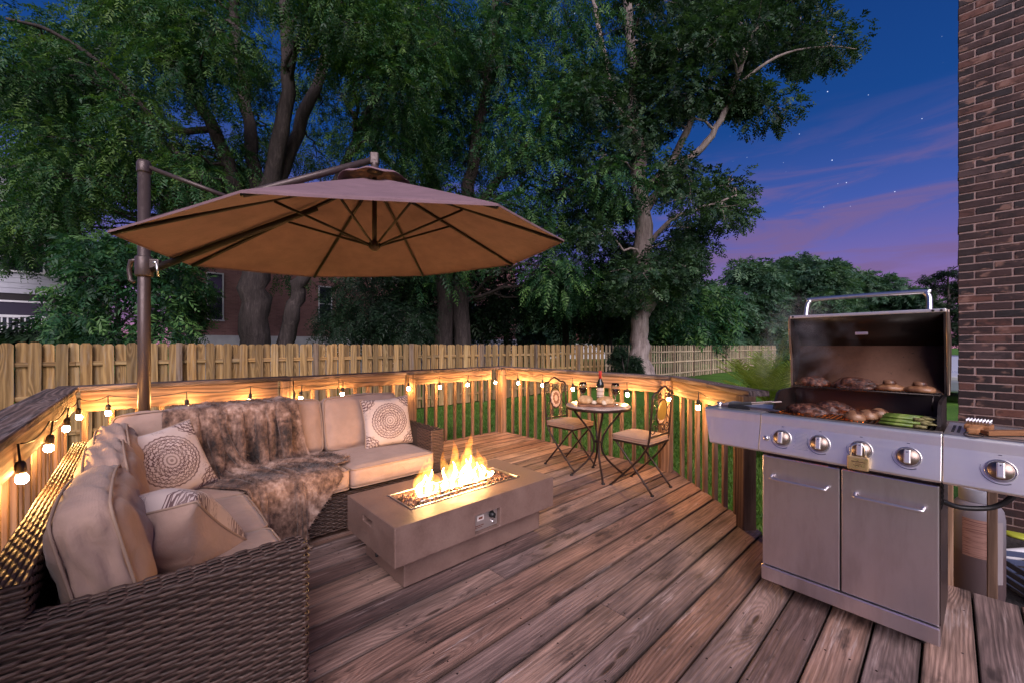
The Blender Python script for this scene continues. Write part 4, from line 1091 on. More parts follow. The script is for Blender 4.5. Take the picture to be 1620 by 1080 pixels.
def sofa_right():
    t = thing('sofa_section', 'brown wicker sofa section facing the fire pit with the far woven arm', 'sofa', (0, 0, 0), 0, 'wicker sectional sofa')
    MB().box((1.82, 3.265, 0.315), (0.095, 0.77, 0.575), ch=0.01).build('arm', M_WICKD, t)
    MB().box((0.83, 3.625, 0.36), (2.08, 0.07, 0.665), ch=0.01).build('back_frame', M_WICKD, t)
    MB().box((0.78, 3.22, 0.16), (1.98, 0.72, 0.22)).build('base', M_WICKD, t)
    for x in (0.5, 1.82): MB().box((x, 2.92, 0.012), (0.05, 0.05, 0.022)).build('foot', M_BLACK, t)
    weave(t, (0, 0, 0.035), [(0.46, 2.856, 0), (1.765, 2.856, 0)], 20, (0, 0, 1), [(0, -1, 0)])
    weave(t, (0, 0, 0.028), [(1.768, 3.1, 0), (1.766, 2.874, 0), (1.876, 2.874, 0), (1.878, 3.62, 0)], 46, (0, 0, 1), [(-1, 0, 0), (0, -1, 0), (1, 0, 0)])
    weave(t, (1.768, 0, 0.603), [(0, 2.87, 0), (0, 3.65, 0)], 9, (1, 0, 0), [(0, 0, 1)])
    weave(t, (0, 3.588, 0.695), [(-0.2, 0, 0), (1.88, 0, 0)], 6, (0, 1, 0), [(0, 0, 1)])
    for i, (a, e) in enumerate(((-0.2, 0.475), (0.48, 1.088), (1.093, 1.762))):
        cushion('seat_cushion', t, ((a+e)/2, 3.165 if i else 3.175, 0.375), (e-a-0.004, 0.70 if i else 0.74, 0.145), (0.004, 0.008, 0.016), seed=20+i, wr=0.003)
    for i, (a, e) in enumerate(((-0.12, 0.465), (0.475, 1.09), (1.10, 1.745))):
        cushion('back_cushion', t, ((a+e)/2, 3.475, 0.655), (e-a-0.012, 0.15, 0.42), (0.012, 0.03, 0.02), rot=(-0.22, 0, random.uniform(-.03, .03)), seed=30+i, wr=0.008, rnd=0.04)
    return t
sofa_left(); sofa_right()

def pillow(name, label, c, size, rot, seed, depth=0.075, mat_=None):
    """soft square pillow with pinched corners, a printed front and piping"""
    rg = np.random.default_rng(seed); n = 26; h = size/2; V = []; F = []
    for s in (1, -1):
        for i in range(n+1):
            for j in range(n+1):
                x, y = (i/n*2-1), (j/n*2-1); x = math.copysign(abs(x)**0.8, x); y = math.copysign(abs(y)**0.8, y)
                pin = 1-0.085*(1-x*x)*abs(y)**3; pin2 = 1-0.085*(1-y*y)*abs(x)**3
                z = depth*((1-x**2)*(1-y**2))**0.38
                z += 0.006*math.sin(7*x+5*y+seed)*(1-x*x)*(1-y*y)+0.005*math.sin(11*y-6*x+seed*2)*(abs(x)+abs(y))*(1-x*x)*(1-y*y)
                V.append((x*h*pin2, y*h*pin, s*z))
    for s in range(2):
        b0 = s*(n+1)**2
        for i in range(n):
            for j in range(n):
                a = b0+i*(n+1)+j; q = (a, a+n+1, a+n+2, a+1); F.append(q if s == 0 else q[::-1])
    mb = MB(); mb.add(V, F, True); m = mb.mesh(name); m.materials.append(mat_ or M_PILLOW); m.materials.append(M_CUSH)
    m.polygons.foreach_set('material_index', np.concatenate([np.zeros(n*n, np.int32), np.ones(n*n, np.int32)]))
    o = bpy.data.objects.new(name, m); link(o); o.location = c; o.rotation_euler = rot; tag(o, label, 'pillow', 'throw pillows on the sofa')
    loop = []
    for (x0, y0, x1, y1) in ((-1, -1, 1, -1), (1, -1, 1, 1), (1, 1, -1, 1), (-1, 1, -1, -1)):
        for k in range(10):
            x = x0+(x1-x0)*k/10; y = y0+(y1-y0)*k/10; pin = 1-0.085*(1-x*x)*abs(y)**3; pin2 = 1-0.085*(1-y*y)*abs(x)**3
            loop.append((x*h*pin2, y*h*pin, 0))
    MB().tube(loop, 0.005, 6, closed=True).build('piping', M_PIPE, o)
    return o
def face_rot(normal, roll):
    """rotation that turns local z to normal with local y as close to up as can be, then rolls"""
    z = Vector(normal).normalized(); y = Vector((0, 0, 1)); y = (y-z*y.dot(z)).normalized(); x = y.cross(z)
    M = Matrix((x, y, z)).transposed() @ Matrix.Rotation(roll, 3, 'Z'); return M.to_euler()
pillow('throw_pillow', 'medallion pillow leaning in the sofa corner beside the fur blanket', (0.115, 3.02, 0.63), 0.43, face_rot((0.36, -0.84, 0.42), 0.16), 3)
pillow('throw_pillow', 'medallion pillow upright against the far arm of the sofa', (1.575, 3.275, 0.655), 0.42, face_rot((-0.10, -0.95, 0.27), 0.03), 4)
pillow('throw_pillow', 'pillow turned plain side out near the front arm, print showing along its top', (0.075, 2.08, 0.56), 0.43, face_rot((0.25, 0.62, 0.68), -0.22), 6, depth=0.15)

# ---------------------------------------------------------------- faux fur blanket draped over the sofa
def blanket():
    rg = np.random.default_rng(9)
    nx, ny = 60, 64; W, L = 1.75, 1.88
    # start: hung along the sofa profile (over the back, across the seat, down the front), gathered sideways
    prof = [(3.66, 0.70), (3.62, 0.92), (3.42, 0.97), (3.27, 0.72), (3.22, 0.50), (2.95, 0.50), (2.78, 0.50), (2.74, 0.30), (2.72, -0.1)]
    pp = np.array(prof); seg = np.linalg.norm(np.diff(pp, axis=0), axis=1); cum = np.r_[0, np.cumsum(seg)]
    a = np.linspace(0, 1, nx); La = L-0.80*a**1.05
    s = np.linspace(0, 1, ny)[:, None]*La[None, :]; pv = np.interp(s, cum, pp[:, 0]); pz = np.interp(s, cum, pp[:, 1]); X = np.zeros((ny, nx, 3))
    for j in range(ny):
        t = j/(ny-1); u0 = 0.18+0.36*min(1, max(0, t-0.42)/0.3); u1 = 0.80+0.34*min(1, max(0, t-0.35)*2.5)
        amp = 0.06
        X[j, :, 0] = u0+(u1-u0)*a
        wv = np.sin(a*math.pi*2*4.6+1.3*math.sin(t*5)+t*2.2)+0.55*np.sin(a*math.pi*2*7.3+2.1+t*4)
        hang = (pz[j] < 0.42).astype(float)
        X[j, :, 1] = pv[j]-(0.6+0.4*hang)*amp*wv-0.01; X[j, :, 2] = pz[j]+(0.8-0.7*hang)*amp*wv+0.03
    # the right front corner is thrown back up on to the seat
    dx = W/(nx-1); dyA = (La/(ny-1))[None, :, None]; dy = L*0.85/(ny-1)
    Vv = np.zeros_like(X)
    def collide(X):
        th = 0.016
        boxes = [((0.78, 3.22, 0.22), (1.10, 0.40, 0.232)), ((0.13, 2.25, 0.22), (0.345, 0.65, 0.232)),
                 ((0.80, 3.47, 0.63), (1.0, 0.125, 0.245)), ((-0.1, 2.6, 0.6), (0.10, 0.9, 0.22))]
        hit = np.zeros(X.shape[:2], bool)
        for c, h in boxes:
            r = 0.035; c = np.array(c); h = np.array(h)-r
            q = X-c; d = np.abs(q)-h; o = np.maximum(d, 0); l = np.linalg.norm(o, axis=-1)
            ins = np.minimum(np.max(d, -1), 0); sd = l+ins-r
            m = sd < th
            if not m.any(): continue
            n = np.where(l[..., None] > 1e-6, o/np.maximum(l, 1e-6)[..., None], (d == d.max(-1, keepdims=True)).astype(float))*np.sign(q)
            X[m] += (n*(th-sd)[..., None])[m]; hit |= m
        m = X[..., 2] < 0.02; X[..., 2] = np.where(m, 0.02, X[..., 2]); hit |= m
        return hit
    def con(A, B, rest, k):
        d = B-A; l = np.linalg.norm(d, axis=-1, keepdims=True); c = d*(k*0.5*(l-rest)/np.maximum(l, 1e-6)); A += c; B -= c
    dt = 0.016; dd = math.hypot(dx, dy)
    pin = X[:5].copy()
    for it in range(95):
        Vv[..., 2] -= 9.8*dt; Vv *= 0.975
        if it > 60: Vv *= 0.88
        prev = X.copy(); X = X+Vv*dt
        for k in range(5):
            for o in (0, 1):
                con(X[:, o:-1:2], X[:, o+1::2], dx, 1.0) if X[:, o:-1:2].shape == X[:, o+1::2].shape else None
                con(X[o:-1:2], X[o+1::2], dyA, 1.0) if X[o:-1:2].shape == X[o+1::2].shape else None
            con(X[:-1, :-1], X[1:, 1:], dd, 0.12); con(X[:-1, 1:], X[1:, :-1], dd, 0.12)
            con(X[:, :-2], X[:, 2:], dx*1.95, 0.05); con(X[:-3], X[3:], dyA*3, 0.03)
            hit = collide(X); X[:5] = pin
        Vv = (X-prev)/dt; Vv[hit] *= 0.12
    if not np.isfinite(X).all(): raise RuntimeError('blanket')
    idx = np.arange(nx*ny).reshape(ny, nx); F = np.stack([idx[:-1, :-1], idx[:-1, 1:], idx[1:, 1:], idx[1:, :-1]], -1).reshape(-1, 4)
    org = np.array([0.6, 2.9, 0.0])
    m = npmesh('throw_blanket', X.reshape(-1, 3)-org, F, M_FUR, smooth=True)
    o = bpy.data.objects.new('throw_blanket', m); link(o); o.location = org
    tag(o, 'brown faux fur blanket draped over the sofa back and spilling off the seat', 'blanket')
    md = o.modifiers.new('thick', 'SOLIDIFY'); md.thickness = 0.012; md.offset = 0
    sd = o.modifiers.new('sub', 'SUBSURF'); sd.levels = 1; sd.render_levels = 1
    # pile
    T = X.reshape(-1, 3)[F]; n = 64000; k = rg.integers(0, len(F), n); uv = rg.random((n, 2, 1))
    P = (T[k, 0]*(1-uv[:, 0])+T[k, 1]*uv[:, 0])*(1-uv[:, 1])+(T[k, 3]*(1-uv[:, 0])+T[k, 2]*uv[:, 0])*uv[:, 1]
    N = unit(np.cross(T[k, 1]-T[k, 0], T[k, 3]-T[k, 0])); side = rg.choice([-1.0, 1.0], n)[:, None]; N = N*side; dn = unit(T[k, 3]-T[k, 0])
    ln = rg.uniform(0.012, 0.024, (n, 1)); ax = unit(N*0.8+dn*0.7+rg.normal(size=(n, 3))*0.35)
    wv = unit(np.cross(ax, rg.normal(size=(n, 3))))*0.0011
    P = P+N*0.005
    V = np.stack([P-wv, P+wv, P+ax*ln], 1).reshape(-1, 3)
    m2 = npmesh('fur', V-org, np.arange(n*3).reshape(n, 3), M_FUR); q = bpy.data.objects.new('fur', m2); link(q, o); q['kind'] = 'stuff'
blanket()
# ---------------------------------------------------------------- fire pit
def fire_pit():
    cx, cy_ = 1.556, 2.215; t = thing('fire_pit', 'rectangular brown concrete fire pit table with a lit burner', 'fire pit', (cx, cy_, 0))
    LX, LY, ZT, ZB = 1.207, 0.63, 0.38, 0.172
    ox0, ox1, oy0, oy1 = 1.13-cx, 1.978-cx, 2.06-cy_, 2.352-cy_
    # body as a ring of slabs round the burner opening
    bm = bmesh.new()
    def quadring(z, inner): 
        x0, x1, y0, y1 = (ox0, ox1, oy0, oy1) if inner else (-LX/2, LX/2, -LY/2, LY/2)
        return [bm.verts.new(p) for p in ((x0, y0, z), (x1, y0, z), (x1, y1, z), (x0, y1, z))]
    to, ti, bo, bi = quadring(ZT, 0), quadring(ZT, 1), quadring(ZB, 0), quadring(ZT-0.07, 1)
    # control recess in the near long side and grip slot in the end
    for i in range(4):
        j = (i+1) % 4
        bm.faces.new((to[i], to[j], ti[j], ti[i])); bm.faces.new((ti[i], ti[j], bi[j], bi[i]))
        if i not in (0, 3): bm.faces.new((bo[i], bo[j], to[j], to[i]))
    bm.faces.new(bo[::-1]); bm.faces.new(bi)
    def holed(a, b_, c, d, hole, depth):   # outer quad a b c d with a rectangular recess; hole as fractions (u0,u1,v0,v1)
        A, B, C, D = [Vector(v.co) for v in (a, b_, c, d)]; u0, u1, v0, v1 = hole
        P = lambda u, v: (A.lerp(B, u)).lerp(D.lerp(C, u), v)
        h = [bm.verts.new(P(u, v)) for u, v in ((u0, v0), (u1, v0), (u1, v1), (u0, v1))]
        n = (B-A).cross(D-A).normalized(); g = [bm.verts.new(v.co-n*depth) for v in h]
        o = (a, b_, c, d)
        for i in range(4):
            j = (i+1) % 4; bm.faces.new((o[i], o[j], h[j], h[i])); bm.faces.new((h[i], h[j], g[j], g[i]))
        bm.faces.new(g)
    holed(bo[0], bo[1], to[1], to[0], ((1.468-cx+LX/2)/LX, (1.660-cx+LX/2)/LX, 0.06, 0.60), 0.035)
    holed(bo[3], bo[0], to[0], to[3], (0.375, 0.565, 0.61, 0.77), 0.05)
    bmesh.ops.recalc_face_normals(bm, faces=list(bm.faces))
    m = bpy.data.meshes.new('body'); bm.to_mesh(m); bm.free(); m.materials.append(M_CONC)
    o = bpy.data.objects.new('body', m); link(o, t); bv = o.modifiers.new('bevel', 'BEVEL'); bv.width = 0.006; bv.segments = 2; bv.limit_method = 'ANGLE'
    MB().box((1.563-cx, 2.215-cy_, 0.092), (1.045, 0.49, 0.158), ch=0.006).build('base', M_CONC, t)
    MB().box((1.563-cx, 2.215-cy_, 0.0075), (0.98, 0.42, 0.015)).build('plinth', M_BLACK, t)
    # burner tray rim
    mb = MB(); w = 0.012; z = ZT+0.003
    for (x0, x1, y0, y1) in ((ox0, ox1, oy0, oy0+w), (ox0, ox1, oy1-w, oy1), (ox0, ox0+w, oy0+w, oy1-w), (ox1-w, ox1, oy0+w, oy1-w)):
        mb.box(((x0+x1)/2, (y0+y1)/2, z-0.004), (x1-x0-.001, y1-y0-.001, 0.010), ch=0.002)
    tr = mb.build('burner_tray', M_CHROME, t)
    mb = MB(); mb.tube([(ox0+0.12, 0.0, ZT-0.012), (ox1-0.12, 0.0, ZT-0.012)], 0.011, 8)
    mb.tube([(ox0+0.12, -0.055, ZT-0.014), (ox1-0.12, -0.055, ZT-0.014)], 0.006, 8); mb.build('burner_pipe', M_CHROME, tr)
    # control plate
    px = 1.564-cx; py = -LY/2+0.033
    MB().box((px, py-.003, 0.243), (0.186, 0.004, 0.106)).build('control_plate', mat('satin_plate', col=(0.55, 0.50, 0.48), rough=0.4, metal=0.8), t)
    kn = MB(); kn.lathe([(0.021, 0.0), (0.021, 0.006), (0.016, 0.012), (0.014, 0.028), (0.0, 0.03)], 16, (px+0.045, py-.006, 0.262), axis=(0, -1, 0)); kn.box((px+0.045, py-.036, 0.262), (0.008, 0.012, 0.032), ch=0.002); kn.build('knob', M_BLACK, t)
    MB().lathe([(0.010, 0), (0.010, 0.006), (0.007, 0.012), (0, 0.012)], 12, (px+0.052, py-.006, 0.216), axis=(0, -1, 0)).build('igniter_button', M_CHROME, t)
    lab = MB().box((px-0.04, py-.0065, 0.262), (0.05, 0.002, 0.03)); lb = lab.build('name_plate', mat('plate_label', col=(0.70, 0.62, 0.58), rough=0.5), t)
    mk = MB().box((px-0.04, py-.0085, 0.262), (0.03, 0.001, 0.013)); mk.box((px-0.05, py-.0065, 0.218), (0.07, 0.001, 0.004)); mk.box((px-0.055, py-.0065, 0.208), (0.055, 0.001, 0.003)); mk.build('plate_print', mat('print_red_brown', col=(0.16, 0.05, 0.03), rough=0.6), lb)
    # gas elbow under the end
    MB().tube([(-0.535, 0.02, 0.12), (-0.550, 0.01, 0.12), (-0.555, 0.0, 0.10)], 0.009, 8).build('gas_elbow', M_BLACK, t)
    # lava rock
    rg = random.Random(4); mb = MB()
    ico = bmesh.new(); bmesh.ops.create_icosphere(ico, subdivisions=1, radius=1.0); iv = [v.co.copy() for v in ico.verts]; ifc = [[v.index for v in f.verts] for f in ico.faces]; ico.free()
    for k in range(420):
        s = rg.uniform(0.007, 0.016); x = rg.uniform(ox0+0.02, ox1-0.02); y = rg.uniform(oy0+0.02, oy1-0.02)
        R = Euler((rg.uniform(0, 6), rg.uniform(0, 6), rg.uniform(0, 6))).to_matrix()
        sc = Vector((rg.uniform(.7, 1.3), rg.uniform(.6, 1.1), rg.uniform(.5, 1.0)))*s
        mb.add([R @ Vector((v.x*sc.x*rg.uniform(.8, 1.2), v.y*sc.y*rg.uniform(.8, 1.2), v.z*sc.z))+Vector((x, y, ZT-0.028+rg.uniform(0, 0.020))) for v in iv], ifc)
    o = mb.build('lava_rocks', mat('lava_rock', lambda nt, p: {'Base Color': nt.ramp(nt.noise(nt.coord('Object'), 55.0, 2), [(0.35, (0.07, 0.028, 0.018)), (0.5, (0.19, 0.085, 0.05)), (0.65, (0.40, 0.24, 0.16))])}, rough=0.8), t); o['kind'] = 'stuff'
    MB().box((0, 0, ZT-0.045), (ox1-ox0-.002, oy1-oy0-.002, 0.02)).build('burner_bed', M_BLACK, tr)
fire_pit()

def fire():
    cx, cy_, z0 = 1.556, 2.215, 0.372
    t = thing('fire', 'yellow orange gas flames leaping from the fire pit burner', 'fire', (cx, cy_, z0))
    def flame_mat(name, k):
        m = bpy.data.materials.new(name); m.use_nodes = True; nt = NT(m.node_tree); nt.nodes.remove(nt.nodes['Principled BSDF']); out = nt.nodes['Material Output']
        g, _, h = nt.sep(nt.coord('Generated')); n = nt.noise(nt.coord('Object'), 24.0, 3, 0.6, 0.6)
        col = nt.ramp(h, [(0.0, (1.0, 0.48, 0.13)), (0.35, (1.0, 0.50, 0.10)), (0.75, (1.0, 0.36, 0.045)), (1.0, (1.0, 0.24, 0.02))])
        e = nt.new('ShaderNodeEmission'); nt.put(e.inputs[0], col); nt.put(e.inputs[1], n.ss(0.36, 0.58, 0.10, 1.40)*h.ss(0.0, 1.0, 1.15, 0.5)*k)
        nt.links.new(e.outputs[0], out.inputs['Volume']); return m
    MV = flame_mat('flame_gas', 34.0)
    MC = mat('flame_core', lambda nt, p: {}, col=(0, 0, 0), emit=(1.0, 0.55, 0.20), es=105.0)
    rg = random.Random(12)
    tongues = [(-0.285, 0.0, 0.17, 0.036), (-0.255, 0.02, 0.225, 0.040), (-0.225, -0.01, 0.285, 0.046), (-0.20, 0.015, 0.21, 0.040), (-0.165, 0.0, 0.13, 0.032), (-0.10, 0.0, 0.09, 0.034), (-0.075, 0.02, 0.25, 0.042), (-0.045, -0.01, 0.315, 0.048), (-0.02, 0.01, 0.20, 0.044),
               (0.02, -0.015, 0.15, 0.036), (0.05, 0.01, 0.245, 0.046), (0.085, 0.0, 0.345, 0.052), (0.118, 0.02, 0.285, 0.048), (0.15, -0.01, 0.20, 0.044), (0.195, 0.0, 0.225, 0.040), (0.225, 0.01, 0.17, 0.036), (0.265, 0.0, 0.10, 0.030), (0.30, 0.01, 0.065, 0.022)]
    for (x, y, h, r) in tongues:
        def tong(sc, hh, seg, rings):
            mb = MB(); ph = rg.uniform(0, 6); P = []; rr = []
            for i in range(rings+1):
                q = i/rings
                P.append((x+0.022*math.sin(ph+q*4.2)*q, y+0.014*math.cos(ph*1.3+q*5)*q, hh*q))
                prof = (0.62+1.1*q)*(1-q)**0.85 if q < 1 else 0
                rr.append(max(0.0006, r*sc*prof*(1+0.10*math.sin(q*11+ph))))
            return mb.tube(P, rr, seg)
        st = rg.getstate()
        o = tong(1.0, h, 12, 14).build('flame', MV, t)
        rg.setstate(st)
        MB().add([], []); c = tong(0.30, h*0.55, 7, 7).build('flame_core', MC, o)
    # low flames licking along the burner
fire()

# ---------------------------------------------------------------- bistro table and chairs
def spiral(c, r0, r1, turns, a0, plane, n=22):
    """flat scroll in the plane (ex, ey)"""
    ex, ey = plane; out = []
    for i in range(n+1):
        q = i/n; a = a0+turns*2*math.pi*q; r = r0+(r1-r0)*q
        out.append(Vector(c)+ex*(r*math.cos(a))+ey*(r*math.sin(a)))
    return out
def _tile(nt, p):
    x, y, z = nt.sep(nt.coord('Object')); r = (x*x+y*y).sqrt()
    e = nt.voro(nt.coord('Object'), 26.0, 'DISTANCE_TO_EDGE'); c = nt.voro(nt.coord('Object'), 26.0, out='Color'); cr, cg, cb_ = nt.sep(c)
    col = nt.ramp(cr, [(0.0, (0.42, 0.30, 0.24)), (0.5, (0.55, 0.42, 0.34)), (1.0, (0.34, 0.21, 0.16))])
    col = nt.mix(((r*38.0).sin()).gt(0.6)*0.6, col, (0.25, 0.12, 0.09))
    return {'Base Color': nt.mix(e.lt(0.035), col, (0.22, 0.17, 0.15))}
M_TILE = mat('mosaic_tile_top', _tile, rough=0.35)
def bistro_table():
    t = thing('bistro_table', 'small round tiled bistro table set with wine and bread', 'table', (3.40, 2.40, 0))
    MB().lathe([(0.0, 0.684), (0.30, 0.684), (0.316, 0.690), (0.318, 0.706), (0.308, 0.714), (0.0, 0.7145)], 40).build('table_top', M_TILE, t)
    MB().lathe([(0.306, 0.676), (0.320, 0.678), (0.3205, 0.700), (0.3185, 0.704)], 40).build('rim', M_BRONZE, t)
    for k in range(4):
        a = math.radians(226+90*k); d = Vector((math.cos(a), math.sin(a), 0))
        pr = [(0.245, 0.675), (0.215, 0.62), (0.145, 0.535), (0.075, 0.44), (0.040, 0.34), (0.045, 0.25), (0.095, 0.165), (0.175, 0.085), (0.262, 0.012)]
        P = wobble([d*r+Vector((0, 0, z)) for r, z in pr], np.random.default_rng(1), 0.0, 4)
        lg = MB().tube([Vector(p) for p in P], 0.0105, 8).build('leg', M_BRONZE, t)
        MB().lathe([(0.018, 0.0), (0.019, 0.008), (0.012, 0.016)], 10, tuple(d*0.265)).build('foot', M_BLACK, lg)
    MB().lathe([(0.036, 0.335), (0.036, 0.350)], 20).build('leg_ring', M_BRONZE, t)
bistro_table()
def bistro_chair(label, loc, rz):
    t = thing('bistro_chair', label, 'chair', (*loc, 0), rz, 'folding bistro chairs')
    for s in (-1, 1):
        x = s*0.178
        P = wobble([Vector((x, -0.215, 0.875)), Vector((x, -0.195, 0.62)), Vector((x, -0.178, 0.47)), Vector((x, -0.135, 0.37)), Vector((x, -0.02, 0.23)), Vector((x, 0.205, 0.006))], np.random.default_rng(1), 0.0, 5)
        MB().tube([Vector(p) for p in P], 0.0098, 8).build('back_post', M_BRONZE, t)
        P = wobble([Vector((x*0.93, 0.165, 0.425)), Vector((x*0.93, 0.06, 0.31)), Vector((x*0.95, -0.205, 0.006))], np.random.default_rng(1), 0.0, 5)
        MB().tube([Vector(p) for p in P], 0.0095, 8).build('leg', M_BRONZE, t)
        for (yy, xx) in ((0.205, x), (-0.205, x*0.95)): MB().lathe([(0.016, 0), (0.017, 0.008), (0.011, 0.014)], 10, (xx, yy, 0.0)).build('foot', M_BLACK, t)
    for (y, z) in ((0.125, 0.085), (-0.125, 0.085)): MB().tube([(-0.172, y, z), (0.172, y, z)], 0.006, 6).build('stretcher', M_BRONZE, t)
    mb = MB(); mb.box((0, 0.0, 0.428), (0.36, 0.37, 0.018), ch=0.004); mb.build('seat_frame', M_BRONZE, t)
    cushion('seat_pad', t, (0, 0.005, 0.462), (0.372, 0.372, 0.046), (0.006, 0.006, 0.010), mat_=M_SEATPAD, seed=int(loc[1]*10), wr=0.002, rnd=0.02, n=10)
    # backrest: arched top rail, medallion, scrolls
    ex = Vector((1, 0, 0)); up = Vector((0, -0.11, 0.994)); o0 = Vector((0, -0.195, 0.62))
    W = lambda x, z: Vector((x, -0.195-0.095*(z-0.60), z))
    P = wobble([W(-0.178, 0.868), W(-0.155, 0.892), W(-0.105, 0.896), W(-0.055, 0.925), W(0, 0.942), W(0.055, 0.925), W(0.105, 0.896), W(0.155, 0.892), W(0.178, 0.868)], np.random.default_rng(1), 0.0, 4)
    MB().tube([Vector(p) for p in P], 0.0095, 8).build('top_rail', M_BRONZE, t)
    MB().tube([W(-0.178, 0.505), W(0.178, 0.505)], 0.008, 6).build('bottom_rail', M_BRONZE, t)
    c = W(0, 0.715); nrm = ex.cross(up)
    mb = MB(); n = 28
    for (f, dpt) in ((0.0, 0.010), (0.86, 0.009), (1.0, 0.003), (1.0, -0.003), (0.86, -0.008), (0.0, -0.009)):
        for k in range(n):
            a = 2*math.pi*k/n; mb.v.append(tuple(c+ex*(0.083*f*math.cos(a))+up*(0.108*f*math.sin(a))-nrm*dpt))
    for i in range(5):
        for k in range(n): mb.f.append((i*n+k, i*n+(k+1) % n, (i+1)*n+(k+1) % n, (i+1)*n+k)); mb.sm.append(False)
    def _med(nt, p):
        x, y, z = nt.sep(nt.coord('Object')); zz = (z-0.715)*0.77; r = (x*x+zz*zz).sqrt(); th = zz.atan2(x)
        front = y.gt(-0.2060)
        pet = ((th*12.0).sin()*0.5+(r*120.0).sin()).gt(0.1)
        cf = nt.mix(pet, (0.22, 0.10, 0.07), (0.62, 0.45, 0.36))
        return {'Base Color': nt.mix(front, (0.20, 0.135, 0.035), cf), 'Roughness': 0.42}
    md = mb.build('medallion', mat('chair_medallion', _med, metal=0.25), t)
    MB().tube([c+ex*(0.088*math.cos(2*math.pi*k/32))+up*(0.114*math.sin(2*math.pi*k/32)) for k in range(32)], 0.0055, 6, closed=True).build('medallion_ring', M_BRONZE, t)
    for s in (-1, 1):
        E1 = (ex*s, up)
        for cc, r0, r1, tr, a0 in ((W(s*0.128, 0.826), 0.012, 0.045, 1.25, 0.4), (W(s*0.062, 0.858), 0.008, 0.032, 1.2, 2.6), (W(s*0.120, 0.575), 0.012, 0.050, 1.3, -2.4), (W(s*0.055, 0.565), 0.008, 0.034, 1.2, 0.8)):
            MB().tube(spiral(cc, r0, r1, tr, a0, E1), 0.0042, 5).build('scroll', M_BRONZE, t)
        P = wobble([W(s*0.172, 0.80), W(s*0.118, 0.755), W(s*0.092, 0.715), W(s*0.118, 0.665), W(s*0.172, 0.62)], np.random.default_rng(1), 0.0, 4)
        MB().tube([Vector(p) for p in P], 0.0042, 5).build('scroll', M_BRONZE, t)
    return t
bistro_chair('bistro chair turned with its back to the grill, plain gold medallion showing', (3.44, 1.95), 0.0)
bistro_chair('bistro chair behind the table by the far railing with a mosaic medallion', (3.485, 2.83), math.pi)

# ---- things on the bistro table
ZT2 = 0.716
def glass(label, x, y):
    g = thing('wine_glass', label, 'wine glass', (x, y, ZT2), 0, 'glasses of red wine')
    MG = mat('clear_glass', col=(1, 1, 1), rough=0.02, trans=1.0)
    MB().lathe([(0.034, 0.0), (0.034, 0.002), (0.006, 0.006), (0.0042, 0.02), (0.0042, 0.085), (0.008, 0.093), (0.030, 0.115), (0.041, 0.150), (0.040, 0.185), (0.035, 0.215), (0.0338, 0.215), (0.0385, 0.185), (0.0395, 0.150), (0.029, 0.117), (0.0, 0.098)], 24).build('bowl', MG, g)
    MB().lathe([(0.0, 0.0995), (0.0285, 0.1185), (0.0385, 0.150), (0.0388, 0.158), (0.0, 0.158)], 24).build('wine', mat('red_wine', col=(0.05, 0.004, 0.006), rough=0.08), g)
glass('wine glass half full of red wine left of the bottle', 3.352, 2.55)
glass('wine glass half full of red wine right of the bottle', 3.475, 2.245)
bt = thing('wine_bottle', 'dark wine bottle with a red capsule and pale label on the bistro table', 'bottle', (3.455, 2.41, ZT2))
MB().lathe([(0.0, 0.002), (0.034, 0.0), (0.0375, 0.006), (0.0375, 0.19), (0.034, 0.212), (0.020, 0.238), (0.0145, 0.25), (0.0140, 0.262)], 24).build('body', mat('bottle_glass', col=(0.012, 0.016, 0.01), rough=0.08, spec=0.7), bt)
MB().lathe([(0.0152, 0.256), (0.0158, 0.30), (0.0165, 0.322), (0.0165, 0.334), (0.0, 0.336)], 18).build('capsule', mat('red_capsule', col=(0.42, 0.02, 0.02), rough=0.4), bt)
mb = MB(); n = 14
for i in range(n+1):
    a = math.radians(227-75+150*i/n)
    for z in (0.07, 0.165): mb.v.append((0.0381*math.cos(a), 0.0381*math.sin(a), z))
for i in range(n): mb.f.append((2*i, 2*i+2, 2*i+3, 2*i+1)); mb.sm.append(True)
mb.build('label_band', mat('cream_label', lambda nt, p: {'Base Color': nt.ramp((nt.sep(nt.coord('Object'))[2]*160.0).sin(), [(0.45, (0.62, 0.50, 0.40)), (0.75, (0.42, 0.30, 0.22))])}, rough=0.6), bt)
cb_ = thing('cutting_board', 'wooden board holding bread and cheese on the bistro table', 'cutting board', (3.30, 2.36, ZT2))
mb = MB(); mb.box((0.0, 0.0, 0.009), (0.34, 0.15, 0.018), ch=0.004, rot=Euler((0, 0, -0.8))); mb.build('board', wood('board_wood', (0.16, 0.06, 0.025), (0.36, 0.16, 0.07), (0.5, 0.26, 0.13), (.9, .9, .9), wamt=0.05), cb_)
